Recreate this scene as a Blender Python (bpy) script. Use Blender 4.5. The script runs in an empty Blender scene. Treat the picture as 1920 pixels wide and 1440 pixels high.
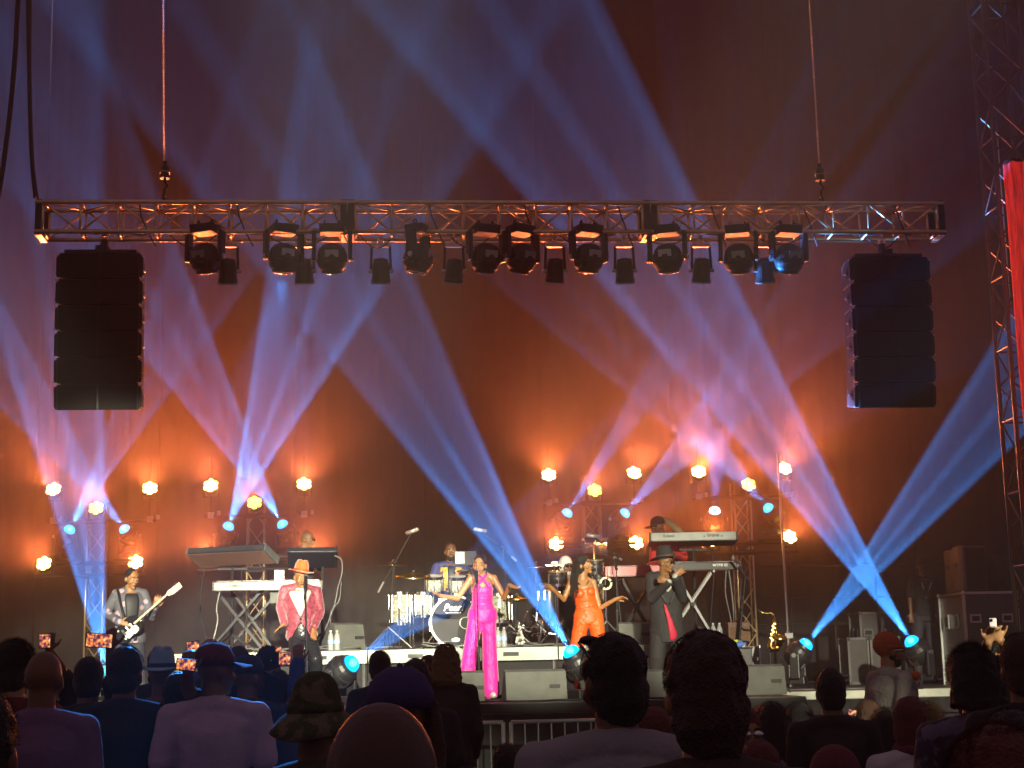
import bpy, math, random
from mathutils import Vector as V, Matrix, noise
sc=bpy.context.scene
C=sc.collection
R=math.radians
rng=random.Random(7)
# ------------------------------------------------------------------ camera
FPX=2920.0
EYE=V((0,0,1.78))
yaw,pit,rol=R(4.5),R(10.2),R(1.2)
FW=V((math.sin(yaw)*math.cos(pit),math.cos(yaw)*math.cos(pit),math.sin(pit)))
r0=V((math.cos(yaw),-math.sin(yaw),0)); u0=r0.cross(FW)
RT=r0*math.cos(rol)-u0*math.sin(rol); UP=r0*math.sin(rol)+u0*math.cos(rol)
cam=bpy.data.cameras.new('camera'); cam.sensor_width=36; cam.lens=36*FPX/1920; cam.clip_end=400; cam.clip_start=.05
cob=bpy.data.objects.new('camera',cam); C.objects.link(cob); sc.camera=cob
mm=Matrix((RT,UP,-FW)).transposed().to_4x4(); mm.translation=EYE; cob.matrix_world=mm
cam.dof.use_dof=False
def at(px,py,Y):
    "the point of the place that lies at depth Y behind a spot measured on the photograph"
    d=FW+RT*((px-960)/FPX)-UP*((py-720)/FPX)
    return d*(Y/d.y)+EYE
# ------------------------------------------------------------------ night sky, exposure
w=bpy.data.worlds.new('World'); sc.world=w; w.use_nodes=True
w.node_tree.nodes['Background'].inputs[0].default_value=(.55,.33,.42,1)
w.node_tree.nodes['Background'].inputs[1].default_value=.2
sc.view_settings.view_transform='Standard'; sc.view_settings.look='None'
sc.view_settings.exposure=0; sc.view_settings.gamma=1; sc.view_settings.use_curve_mapping=False
cy=sc.cycles
cy.use_denoising=True; cy.denoiser='OPENIMAGEDENOISE'
cy.max_bounces=5; cy.diffuse_bounces=2; cy.glossy_bounces=2; cy.transmission_bounces=3; cy.volume_bounces=0
cy.caustics_reflective=False; cy.caustics_refractive=False; cy.sample_clamp_indirect=4
BEAM=28000; PARW=540; FRONT=32000; SPILL=.11
def spot(name,p,d,ang,col,pw,blend=.15,radius=.05,parent=None,rays=False,fill=.03):
    l=bpy.data.lights.new(name,'SPOT'); l.energy=pw; l.color=col; l.spot_size=ang; l.spot_blend=blend; l.shadow_soft_size=radius
    o=bpy.data.objects.new(name,l); C.objects.link(o)
    o.location=p-(rootloc(parent) if parent else V((0,0,0))); o.rotation_euler=d.to_track_quat('-Z','Y').to_euler()
    if parent: o.parent=parent
    if rays:      # a gobo: one hot centre ray, a thin ring, little in between
        l.use_nodes=True; n=l.node_tree; em=n.nodes['Emission']; N=n.nodes.new; L=n.links.new
        tc=N('ShaderNodeTexCoord'); sep=N('ShaderNodeSeparateXYZ'); L(tc.outputs['Normal'],sep.inputs[0])
        q=[]
        for i in (0,1):
            m=N('ShaderNodeMath'); m.operation='DIVIDE'; L(sep.outputs[i],m.inputs[0]); L(sep.outputs[2],m.inputs[1]); q.append(m)
        cb=N('ShaderNodeCombineXYZ'); L(q[0].outputs[0],cb.inputs[0]); L(q[1].outputs[0],cb.inputs[1])
        ln=N('ShaderNodeVectorMath'); ln.operation='LENGTH'; L(cb.outputs[0],ln.inputs[0])
        m=N('ShaderNodeMath'); m.operation='DIVIDE'; L(ln.outputs['Value'],m.inputs[0]); m.inputs[1].default_value=math.tan(ang/2)
        cr=N('ShaderNodeValToRGB'); L(m.outputs[0],cr.inputs[0]); e=cr.color_ramp.elements
        e[0].position=0; e[0].color=(1,1,1,1); e[1].position=1; e[1].color=(.0,.0,.0,1)
        for qq,v in ((.09,1),(.17,fill),(.76,fill),(.83,.62),(.95,.62)):
            k=e.new(qq); k.color=(v,v,v,1)
        L(cr.outputs[0],em.inputs['Strength'])
    return o
# ------------------------------------------------------------------ materials
MATS={}
def M(name,col,rough=.6,metal=0,bump=0,bs=60,var=.15,vs=6,spec=.5,emit=None,es=1,sheen=0,trans=0):
    if name in MATS: return MATS[name]
    m=bpy.data.materials.new(name); m.use_nodes=True; n=m.node_tree; b=n.nodes['Principled BSDF']; N=n.nodes.new; L=n.links.new
    b.inputs['Roughness'].default_value=rough; b.inputs['Metallic'].default_value=metal; b.inputs['Specular IOR Level'].default_value=spec
    if sheen: b.inputs['Sheen Weight'].default_value=sheen
    if trans: b.inputs['Transmission Weight'].default_value=trans
    tc=N('ShaderNodeTexCoord')
    t=N('ShaderNodeTexNoise'); t.inputs['Scale'].default_value=vs; t.inputs['Detail'].default_value=5; L(tc.outputs['Object'],t.inputs['Vector'])
    mr=N('ShaderNodeMapRange'); mr.inputs[1].default_value=.3; mr.inputs[2].default_value=.7; mr.inputs[3].default_value=1-var; mr.inputs[4].default_value=1+var; L(t.outputs[0],mr.inputs[0])
    mx=N('ShaderNodeVectorMath'); mx.operation='SCALE'; mx.inputs[0].default_value=col; L(mr.outputs[0],mx.inputs['Scale']); L(mx.outputs[0],b.inputs['Base Color'])
    if bump:
        t2=N('ShaderNodeTexNoise'); t2.inputs['Scale'].default_value=bs; t2.inputs['Detail'].default_value=4; L(tc.outputs['Object'],t2.inputs['Vector'])
        bp=N('ShaderNodeBump'); bp.inputs['Strength'].default_value=bump; bp.inputs['Distance'].default_value=.02; L(t2.outputs[0],bp.inputs['Height']); L(bp.outputs[0],b.inputs['Normal'])
    if emit:
        b.inputs['Emission Color'].default_value=(*emit,1); b.inputs['Emission Strength'].default_value=es
        m.cycles.emission_sampling='NONE'
    MATS[name]=m; return m
def patterned(name,base,spots,scale,thr=.5,rough=.7,bump=.3,kind='noise'):
    "printed cloth: blotches of a second colour"
    m=M(name,base,rough,bump=bump); n=m.node_tree; b=n.nodes['Principled BSDF']; N=n.nodes.new; L=n.links.new
    tc=N('ShaderNodeTexCoord')
    if kind=='voronoi':
        t=N('ShaderNodeTexVoronoi'); t.inputs['Scale'].default_value=scale
    else:
        t=N('ShaderNodeTexNoise'); t.inputs['Scale'].default_value=scale; t.inputs['Detail'].default_value=3
    L(tc.outputs['Object'],t.inputs['Vector'])
    cr=N('ShaderNodeValToRGB'); L(t.outputs[0],cr.inputs[0]); e=cr.color_ramp.elements
    if kind=='voronoi': e[0].color=(*spots,1); e[1].color=(*base,1)
    else: e[0].color=(*base,1); e[1].color=(*spots,1)
    e[0].position=thr-.03; e[1].position=thr+.03
    L(cr.outputs[0],b.inputs['Base Color']); return m
BLK=M('black_paint',(.014,.014,.016),.4,bump=.04,spec=.5)
BLKM=M('matte_black',(.012,.012,.013),.8,bump=.2)
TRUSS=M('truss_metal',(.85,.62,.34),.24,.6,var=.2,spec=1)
ALU=M('aluminium',(.55,.55,.53),.35,1)
CHROME=M('chrome',(.75,.75,.75),.15,1)
GALV=M('galvanised_steel',(.25,.25,.25),.45,.9)
RUB=M('rubber',(.015,.015,.015),.7)
GREY=M('grey_carpet',(.11,.115,.1),.95,bump=.5,bs=200)
GRILLE=M('speaker_grille',(.018,.018,.018),.8,0,bump=.5,bs=300,spec=.2)
DARKGL=M('dark_glass',(.01,.01,.012),.08)
DECKM=M('stage_deck_paint',(.06,.06,.055),.55,bump=.2,bs=30,var=.3)
SKIRT=M('stage_skirt_cloth',(.02,.02,.02),.9,bump=.3)
EDGE=M('riser_edge',(.24,.27,.22),.5,.4,var=.25,vs=3)
CURT=M('curtain_cloth',(.034,.03,.03),.95,bump=.3,bs=80,var=.2)
WHITEP=M('white_plastic',(.5,.5,.47),.4)
SILV=M('silver_paint',(.3,.32,.29),.45,.2)
WOOD=M('brown_vinyl',(.12,.06,.03),.6,bump=.2)
GOLDB=M('brass',(.75,.5,.12),.22,1,var=.3,vs=30)
CYM=M('bronze',(.5,.38,.14),.3,1)
PEARLW=patterned('sparkle_wrap',(.2,.2,.14),(.45,.46,.36),45,.5,.25,.1)
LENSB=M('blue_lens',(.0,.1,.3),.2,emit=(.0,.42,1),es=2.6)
LENSBG=M('blue_lens_glint',(.0,.1,.3),.2,emit=(.12,.7,1),es=2.6)
LENSW=M('white_lens',(.3,.3,.4),.2,emit=(.75,.85,1),es=8)
LENSO=M('amber_lens',(.4,.2,.05),.2,emit=(1,.5,.1),es=34)
LENSO2=M('amber_lens_deep',(.4,.2,.05),.2,emit=(1,.42,.05),es=9)
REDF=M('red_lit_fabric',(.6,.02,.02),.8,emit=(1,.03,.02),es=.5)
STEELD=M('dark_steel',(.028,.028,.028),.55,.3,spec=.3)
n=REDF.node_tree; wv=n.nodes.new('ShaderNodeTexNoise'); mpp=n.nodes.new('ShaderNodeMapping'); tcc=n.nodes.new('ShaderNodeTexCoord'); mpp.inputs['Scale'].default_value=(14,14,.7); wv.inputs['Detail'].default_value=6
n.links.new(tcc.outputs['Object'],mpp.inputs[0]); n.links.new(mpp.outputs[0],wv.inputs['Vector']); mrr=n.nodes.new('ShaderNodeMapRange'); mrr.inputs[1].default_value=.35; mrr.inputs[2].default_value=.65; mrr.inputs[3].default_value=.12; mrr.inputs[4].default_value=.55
n.links.new(wv.outputs[0],mrr.inputs[0]); n.links.new(mrr.outputs[0],n.nodes['Principled BSDF'].inputs['Emission Strength'])  # fold shading put into the glow as upright streaks
# ------------------------------------------------------------------ mesh helpers
def basis(d):
    d=V(d).normalized(); a=V((0,0,1)) if abs(d.z)<.95 else V((1,0,0))
    x=d.cross(a).normalized(); return x,x.cross(d).normalized()*1.0,d
class MB:
    def __init__(s): s.v=[]; s.f=[]
    def add(s,v,f):
        n=len(s.v); s.v+= [V(p) for p in v]; s.f+=[tuple(i+n for i in q) for q in f]; return s
    def box(s,c,size,m=None,taper=1):
        h=[a/2 for a in size]; pts=[]
        for z in(-1,1):
            t=taper if z>0 else 1
            for x,y in((-1,-1),(1,-1),(1,1),(-1,1)):
                p=V((x*h[0]*t,y*h[1]*t,z*h[2])); pts.append((m@p if m else p)+V(c))
        return s.add(pts,[(3,2,1,0),(4,5,6,7),(0,1,5,4),(1,2,6,5),(2,3,7,6),(3,0,4,7)])
    def bar(s,p0,p1,wd,h=None):
        p0=V(p0);p1=V(p1);h=h or wd; x,y,d=basis(p1-p0); m=Matrix((x,y,d)).transposed()
        return s.box((p0+p1)/2,(wd,h,(p1-p0).length),m)
    def loft(s,secs,n=16,cap=True):
        v=[];f=[]
        for c,a,b in secs:
            for i in range(n):
                t=2*math.pi*i/n; v.append(V(c)+V(a)*math.cos(t)+V(b)*math.sin(t))
        for j in range(len(secs)-1):
            for i in range(n):
                k=(i+1)%n; f.append((j*n+i,j*n+k,(j+1)*n+k,(j+1)*n+i))
        if cap: f.append(tuple(range(n-1,-1,-1))); m=(len(secs)-1)*n; f.append(tuple(range(m,m+n)))
        return s.add(v,f)
    def tube(s,p0,p1,r0,r1=None,n=8,cap=True):
        p0=V(p0);p1=V(p1);r1=r0 if r1 is None else r1; x,y,d=basis(p1-p0)
        return s.loft([(p0,x*r0,y*r0),(p1,x*r1,y*r1)],n,cap)
    def path(s,pts,r,n=6):
        pts=[V(p) for p in pts]; secs=[]; px=None
        for i,p in enumerate(pts):
            d=(pts[min(i+1,len(pts)-1)]-pts[max(i-1,0)]).normalized()
            x,y,_=basis(d)
            if px is not None:
                x=(px-d*px.dot(d)).normalized(); y=x.cross(d)
            px=x; rr=r[i] if isinstance(r,(list,tuple)) else r
            secs.append((p,x*rr,y*rr))
        return s.loft(secs,n)
    def ell(s,c,a,b,cc,seg=14,rings=9):
        c=V(c);a=V(a);b=V(b);cc=V(cc); v=[c-cc]; f=[]
        for j in range(1,rings):
            t=-math.pi/2+math.pi*j/rings
            for i in range(seg):
                q=2*math.pi*i/seg; v.append(c+a*math.cos(t)*math.cos(q)+b*math.cos(t)*math.sin(q)+cc*math.sin(t))
        v.append(c+cc); N=len(v)-1
        for i in range(seg): f.append((0,1+(i+1)%seg,1+i)); m=1+(rings-2)*seg; f.append((m+i,m+(i+1)%seg,N))
        for j in range(rings-2):
            for i in range(seg):
                k=(i+1)%seg; f.append((1+j*seg+i,1+j*seg+k,1+(j+1)*seg+k,1+(j+1)*seg+i))
        return s.add(v,f)
    def ball(s,c,r,seg=12,rings=8): return s.ell(c,(r,0,0),(0,r,0),(0,0,r),seg,rings)
    def cap(s,p0,r0,p1,r1,n=12): s.tube(p0,p1,r0,r1,n); s.ball(p0,r0); s.ball(p1,r1); return s
    def lathe(s,o,ax,prof,n=20,ring=False):
        x,y,d=basis(ax)
        if ring: prof=list(prof)+[prof[0]]
        return s.loft([(V(o)+d*h,x*r,y*r) for r,h in prof],n,not ring)
    def prism(s,poly,o,ex,ey,ez):
        o=V(o);ex=V(ex);ey=V(ey);ez=V(ez); n=len(poly)
        v=[o+ex*a+ey*b for a,b in poly]+[o+ex*a+ey*b+ez for a,b in poly]
        f=[tuple(range(n-1,-1,-1)),tuple(range(n,2*n))]+[(i,(i+1)%n,n+(i+1)%n,n+i) for i in range(n)]
        return s.add(v,f)
    def torus(s,c,ax,r,t,n=24,k=6,arc=1):
        x,y,d=basis(ax); N=int(n*arc)+1 if arc<1 else n; v=[];f=[]
        for i in range(N):
            q=2*math.pi*i/n; e=x*math.cos(q)+y*math.sin(q)
            for j in range(k):
                z=2*math.pi*j/k; v.append(V(c)+e*(r+t*math.cos(z))+d*t*math.sin(z))
        for i in range(N if arc==1 else N-1):
            for j in range(k): f.append((i*k+j,((i+1)%N)*k+j,((i+1)%N)*k+(j+1)%k,i*k+(j+1)%k))
        return s.add(v,f)
    def grid(s,fn,nu,nv):
        v=[fn(i/nu,j/nv) for j in range(nv+1) for i in range(nu+1)]
        f=[(j*(nu+1)+i,j*(nu+1)+i+1,(j+1)*(nu+1)+i+1,(j+1)*(nu+1)+i) for j in range(nv) for i in range(nu)]
        return s.add(v,f)
    def build(s,name,mat,parent=None,smooth=False,bevel=0,kind=None,label=None,solid=0):
        off=rootloc(parent) if parent else V((0,0,0))
        me=bpy.data.meshes.new(name); me.from_pydata([p-off for p in s.v],[],s.f); me.update()
        me.materials.append(mat)
        if smooth: me.polygons.foreach_set('use_smooth',[True]*len(me.polygons))
        o=bpy.data.objects.new(name,me); C.objects.link(o)
        if parent: o.parent=parent
        if bevel:
            b=o.modifiers.new('b','BEVEL'); b.width=bevel; b.segments=2; b.limit_method='ANGLE'
        if solid:
            b=o.modifiers.new('s','SOLIDIFY'); b.thickness=solid; b.offset=0
        if kind: o['kind']=kind
        if label: o['label']=label
        return o
    def blob(s,name,mat,parent=None,vox=.008,it=4,disp=0,ds=.05):
        "one continuous skin over the collected volumes"
        o=s.build(name,mat,parent)
        m=o.modifiers.new('r','REMESH'); m.mode='VOXEL'; m.voxel_size=vox; m.use_smooth_shade=True
        if it: m=o.modifiers.new('s','SMOOTH'); m.factor=.5; m.iterations=it
        if disp:
            t=bpy.data.textures.new(name,'CLOUDS'); t.noise_scale=ds; m=o.modifiers.new('d','DISPLACE'); m.texture=t; m.strength=disp; m.mid_level=.5; m.texture_coords='LOCAL'
        return o
def rootloc(o):
    while o.parent is not None: o=o.parent
    return V(o.location)
def tag(o,label,cat,group=None):
    o['label']=label; o['category']=cat
    if group: o['group']=group
    return o
def thing(name,label,cat,loc=(0,0,0),group=None):
    o=bpy.data.objects.new(name,None); C.objects.link(o); o.location=loc; o.empty_display_size=.1
    return tag(o,label,cat,group)
def struct(o): o['kind']='structure'; return o
def share(src,name,loc,rot=None,parent=None,scale=None):
    o=bpy.data.objects.new(name,src.data); C.objects.link(o); o.location=loc
    if rot is not None: o.rotation_euler=rot
    if scale: o.scale=scale
    if parent: o.parent=parent
    return o
def text(body,name,mat,c,ex,ey,size,parent,depth=.002,shear=0,extr=None):
    cu=bpy.data.curves.new(name,'FONT'); cu.body=body; cu.size=size; cu.extrude=depth; cu.align_x='CENTER'; cu.align_y='CENTER'; cu.shear=shear; cu.offset=.0015
    cu.materials.append(mat); q=bpy.data.objects.new(name+'_c',cu); me=bpy.data.meshes.new_from_object(q); me.name=name
    bpy.data.objects.remove(q)
    o=bpy.data.objects.new(name,me); C.objects.link(o); ex=V(ex).normalized(); ey=V(ey).normalized(); ez=ex.cross(ey)
    m=Matrix((ex,ey,ez)).transposed().to_4x4(); m.translation=V(c)-rootloc(parent); o.matrix_local=m
    o.parent=parent; return o
X=V((1,0,0)); Yv=V((0,1,0)); Z=V((0,0,1))
GZ=1.36   # stage deck level
RZ=2.0    # riser deck level
# ------------------------------------------------------------------ setting
struct(MB().box((0,15,-.05),(120,90,.1)).build('ground',M('asphalt',(.03,.03,.03),.9,bump=.4)))
hz=bpy.data.materials.new('haze'); hz.use_nodes=True; nt=hz.node_tree; nt.nodes.remove(nt.nodes['Principled BSDF'])
vp=nt.nodes.new('ShaderNodeVolumePrincipled'); vp.inputs['Density'].default_value=.0035; vp.inputs['Color'].default_value=(.92,.9,.9,1); vp.inputs['Anisotropy'].default_value=.35
nt.links.new(vp.outputs[0],nt.nodes['Material Output'].inputs['Volume'])
MB().box((0,13,7.5),(76,40,17)).build('haze',hz,kind='stuff')
# the fog machines' cloud hangs over the stage only
fog=bpy.data.materials.new('stage_fog'); fog.use_nodes=True; nt=fog.node_tree; nt.nodes.remove(nt.nodes['Principled BSDF'])
vp=nt.nodes.new('ShaderNodeVolumePrincipled'); vp.inputs['Density'].default_value=.018; vp.inputs['Color'].default_value=(.92,.9,.9,1); vp.inputs['Anisotropy'].default_value=.6
nt.links.new(vp.outputs[0],nt.nodes['Material Output'].inputs['Volume'])
MB().box((.5,24.4,4.8),(34,6.0,6.6)).build('stage_fog',fog,kind='stuff')
fog3=fog.copy(); fog3.name='upper_fog'; fog3.node_tree.nodes['Principled Volume'].inputs['Density'].default_value=.0145
MB().box((.5,24.4,11.5),(34,6.0,6.796)).build('upper_fog',fog3,kind='stuff')
fog2=fog.copy(); fog2.name='front_fog'; fog2.node_tree.nodes['Principled Volume'].inputs['Density'].default_value=.0078
MB().box((.5,19.55,8.2),(34,3.6,13.4)).build('front_fog',fog2,kind='stuff')
xl=-9.0; xw=at(1402,1290,20.4).x; xr=at(1960,1280,20.4).x+1.5
struct(MB().box(((xl+xw)/2,(17.5+27.9)/2,GZ-.06),(xw-xl,10.4,.12)).box(((xw+xr)/2+.002,(20.4+27.9)/2,GZ-.062),(xr-xw,7.5,.12)).build('stage_floor',DECKM))
sk=MB()
def pleat(p0,p1,z0,z1,n,amp):
    p0=V(p0);p1=V(p1);nrm=(p1-p0).cross(Z).normalized()
    sk.grid(lambda u,v:p0.lerp(p1,u)+nrm*amp*math.sin(u*n*6.283+noise.noise(V((u*9,0,0)))*2)+Z*(z0+(z1-z0)*v),n*8,2)
pleat((xl,17.55,0),(xw,17.55,0),0,GZ-.125,40,.03); pleat((xw,17.55,0),(xw,20.45,0),0,GZ-.125,10,.03); pleat((xw,20.45,0),(xr,20.45,0),0,GZ-.125,24,.03)
struct(sk.build('stage_skirt',SKIRT,smooth=True,solid=.006))
# aluminium edge of the wing deck
struct(MB().box(((xw+xr)/2,20.385,GZ-.06),(xr-xw,.03,.1)).build('stage_edge_rail',M('worn_alu',(.35,.36,.3),.5,.6)))
struct(MB().box(((xl+xw)/2,17.485,GZ-.06),(xw-xl,.03,.1)).build('stage_edge_rail',STEELD))
# low step platform in front of the wing
st=thing('step_platform','low dark step platform against the bare side wing of the stage','platform',((xw+xr)/2,19.6,0))
MB().box(((xw+xr)/2+.8,19.75,.96),(xr-xw-1.9,1.15,.08)).build('step_deck',DECKM,st,bevel=.005)
m=MB(); nseg=5
for i in range(nseg):
    x0=xw+1.75+(xr-xw-1.9)*i/nseg; x1=xw+1.75+(xr-xw-1.9)*(i+1)/nseg-.02
    MB().box(((x0+x1)/2,19.2,.46),(x1-x0,.03,.9)).build('fascia_panel',M('fascia',(.05,.052,.05),.7,bump=.2),st,bevel=.004)
# band riser
ra=at(325,1215,20.2).x; rb=at(1396,1190,20.2).x
rs=thing('band_riser','long black band riser with a pale bright front edge behind the singers','riser',((ra+rb)/2,20.2,GZ))
nb=6; wseg=(rb-ra)/nb
for i in range(nb):
    x0=ra+i*wseg
    MB().box((x0+wseg/2,22.2,RZ-.03),(wseg-.006,3.96,.06)).build('deck_panel',DECKM,rs,bevel=.004)
    MB().box((x0+wseg/2,20.19,RZ-.09),(wseg-.01,.04,.17)).build('edge_rail',EDGE,rs,bevel=.006)
    MB().box((x0+wseg*.5,20.165,RZ-.09),(.2,.012,.05)).build('latch_plate',STEELD,rs)
    MB().box((x0+wseg/2,20.28,GZ+.23),(wseg-.01,.02,.46)).build('skirt_panel',SKIRT,rs)
for i in range(nb+1):
    for yy in (20.24,24.1):
        MB().tube((ra+i*wseg+(.05 if i==0 else -.05),yy,GZ),(ra+i*wseg+(.05 if i==0 else -.05),yy,RZ-.07),.025).build('leg',ALU,rs)
# backdrop curtain: tall panels with hanging folds
cu=thing('backdrop_curtain','tall dark backdrop curtain of hanging panels behind the whole stage','curtain',(0,27.6,GZ))
xs=[-13]
while xs[-1]<17: xs.append(xs[-1]+2.3+rng.uniform(-.25,.35))
for i in range(len(xs)-1):
    a,b=xs[i],xs[i+1]+.03; ph=rng.uniform(0,99); yo=27.45+(.05 if i%2 else 0); nf=rng.choice((2,2,3))
    def fn(u,v,a=a,b=b,ph=ph,yo=yo,nf=nf):
        z=GZ+.01+v*13.6; sw=noise.noise(V((u*3,v*2.2,ph)))
        return V((a+(b-a)*u+.04*sw*(1-v),yo+.075*math.sin(u*nf*6.283+ph+1.3*sw)+.14*sw+.05*noise.noise(V((u*14,v*3,ph+5))),z))
    MB().grid(fn,56,30).build('curtain_panel',CURT,cu,smooth=True,solid=.004)
# ------------------------------------------------------------------ overhead truss (box truss in three bolted lengths)
TY=15.0
pA=at(66,372,TY); pB=at(1770,381,TY); TZ=(pA.z+pB.z)/2-.02; tx0=pA.x; tx1=pB.x
HT=.30
tr=thing('lighting_truss','long black box truss hung on two chains above the stage front','truss',((tx0+tx1)/2,TY,TZ))
LS=(tx1-tx0)/3
org=rootloc(tr)
NB=8; bay=(LS-.16)/NB
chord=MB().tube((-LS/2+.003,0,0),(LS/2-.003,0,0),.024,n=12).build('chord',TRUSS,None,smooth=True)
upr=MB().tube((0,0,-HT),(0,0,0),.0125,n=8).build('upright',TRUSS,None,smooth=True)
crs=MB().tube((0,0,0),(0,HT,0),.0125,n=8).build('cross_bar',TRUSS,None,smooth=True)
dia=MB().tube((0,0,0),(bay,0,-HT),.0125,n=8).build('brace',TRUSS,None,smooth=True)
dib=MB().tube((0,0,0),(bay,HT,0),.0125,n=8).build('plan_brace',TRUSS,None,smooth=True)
for o in (chord,upr,crs,dia,dib): bpy.data.objects.remove(o)
md={k:bpy.data.meshes[k] for k in('chord','upright','cross_bar','brace','plan_brace')}
def part(nm,loc,parent,rot=None,scale=None):
    o=bpy.data.objects.new(nm,md[nm]); C.objects.link(o); o.parent=parent; o.location=V(loc)-rootloc(parent)
    if rot: o.rotation_euler=rot
    if scale: o.scale=scale
    return o
for s in range(3):
    sx=tx0+LS*s
    for dy in (0,HT):
        for dz in (0,-HT): part('chord',(sx+LS/2,TY+dy,TZ+dz),tr)
    for i in range(NB+1):
        x=sx+.08+bay*i
        for dy in (0,HT): part('upright',(x,TY+dy,TZ),tr)
        for dz in (0,-HT): part('cross_bar',(x,TY,TZ+dz),tr)
    for i in range(NB):
        x=sx+.08+bay*i
        for dy,fl in ((0,i%2),(HT,(i+1)%2)):
            if fl: part('brace',(x+bay,TY+dy,TZ),tr,scale=(-1,1,1))
            else: part('brace',(x,TY+dy,TZ),tr)
        if i%2: part('plan_brace',(x+bay,TY,TZ),tr,scale=(-1,1,1))
        else: part('plan_brace',(x,TY,TZ),tr)
    for e in (0,1):
        x=sx+(.035 if e==0 else LS-.035)
        MB().box((x,TY,TZ-HT/2),(.062,.012,HT+.06)).build('gusset_plate',BLK,tr)
        MB().box((x,TY+HT,TZ-HT/2),(.062,.012,HT+.06)).build('gusset_plate',BLK,tr)
        MB().box((x,TY+HT/2,TZ-HT-.025),(.062,HT,.012)).build('gusset_plate',TRUSS,tr)
# power cable lying along the truss
m=MB()
m.path([(tx0+.3+i*(tx1-tx0-.6)/60,TY+.15+.05*math.sin(i*1.7),TZ-HT+.035+.02*math.sin(i*2.3)) for i in range(61)],.014)
for i in range(9):
    x=tx0+1+i*.95; m.path([(x,TY+.02,TZ+.02),(x+.03,TY-.03,TZ-.15),(x+.1,TY,TZ-.32),(x+.16,TY+.1,TZ-.42)],.008)
for i in range(8):
    x=tx0+1.3+i*.98+rng.uniform(-.2,.2); L=rng.uniform(.3,.6); dz=rng.uniform(.06,.16); m.path([(x+L*k/8,TY+.04+.1*(i%2),TZ-HT-.02-dz*math.sin(math.pi*k/8)) for k in range(9)],.007)
tag(m.build('power_cable',RUB,smooth=True),'loose black power cables running along inside the overhead truss','cable')
# chain hoists
def hoist(px_hook,px_top,label):
    b=at(px_hook,372,TY); x=b.x; y=TY+HT/2
    t=thing('chain_hoist',label,'hoist',(x,y,TZ+.02),'chain hoists holding the truss')
    tt=at(*px_top,TY); hook=TZ+.05
    MB().torus((x,y,hook+.02),(1,0,.2),.05,.012).build('shackle',STEELD,t,smooth=True)
    MB().path([(x,y,hook+.06),(x,y,hook+.13),(x+.03,y,hook+.16),(x,y,hook+.2),(x,y,hook+.24)],.014).build('hook',STEELD,t,smooth=True)
    MB().tube((x,y,hook+.24),(x,y,hook+.36),.05,.04,12).tube((x,y,hook+.36),(x,y,hook+.42),.02).build('hook_block',BLK,t)
    MB().torus((x,y,hook+.3),Z,.047,.008).build('block_ring',GOLDB,t)
    m=MB(); z=hook+.42; i=0; top=TZ+3.2
    while z<top:
        dx=(tt.x-b.x)*0+(tt.x-x)*(z-hook)/max(.1,(tt.z-hook)); c=V((x+dx,y,z)); s=X if i%2 else Yv
        m.box(c+s*.007,(.005,.005,.034)).box(c-s*.007,(.005,.005,.034)).box(c+Z*.015,(.018 if i%2 else .005,.005 if i%2 else .018,.005)).box(c-Z*.015,(.018 if i%2 else .005,.005 if i%2 else .018,.005)); z+=.027; i+=1
    m.build('lifting_chain',ALU,t,kind='stuff')
hoist(304,(302,0),'chain hoist and long chain above the truss on the guitarist\'s side')
hoist(1548,(1525,0),'chain hoist and thin chain above the truss on the saxophone\'s side')
def cable(pts,r,label,mat=RUB):
    P=[at(*p) for p in pts]; Q=[]
    for i in range(len(P)-1):
        a,b=P[max(i-1,0)],P[i]; c,d=P[i+1],P[min(i+2,len(P)-1)]
        for k in range(8):
            t=k/8; Q.append(.5*((2*b)+(c-a)*t+(2*a-5*b+4*c-d)*t*t+(3*b-a-3*c+d)*t**3))
    Q.append(P[-1]); tag(MB().path(Q,r,8).build('hanging_cable',mat,smooth=True),label,'cable')
cable([(42,-120,14.4),(34,0,14.4),(27,120,14.4),(14,250,14.4),(-6,380,14.4),(-40,520,14.4)],.024,'thick black cable sagging out of the picture beside the truss end')
cable([(50,-120,15.1),(52,0,15.1),(54,120,15.1),(58,280,15.1),(66,372,15.1)],.018,'black multicore cable dropping straight onto the end of the truss')
cable([(56,-120,15.2),(57,0,15.2),(57,150,15.2),(62,300,15.2),(72,380,15.2)],.012,'thin dark cable hanging close beside the multicore at the truss end')
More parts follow.
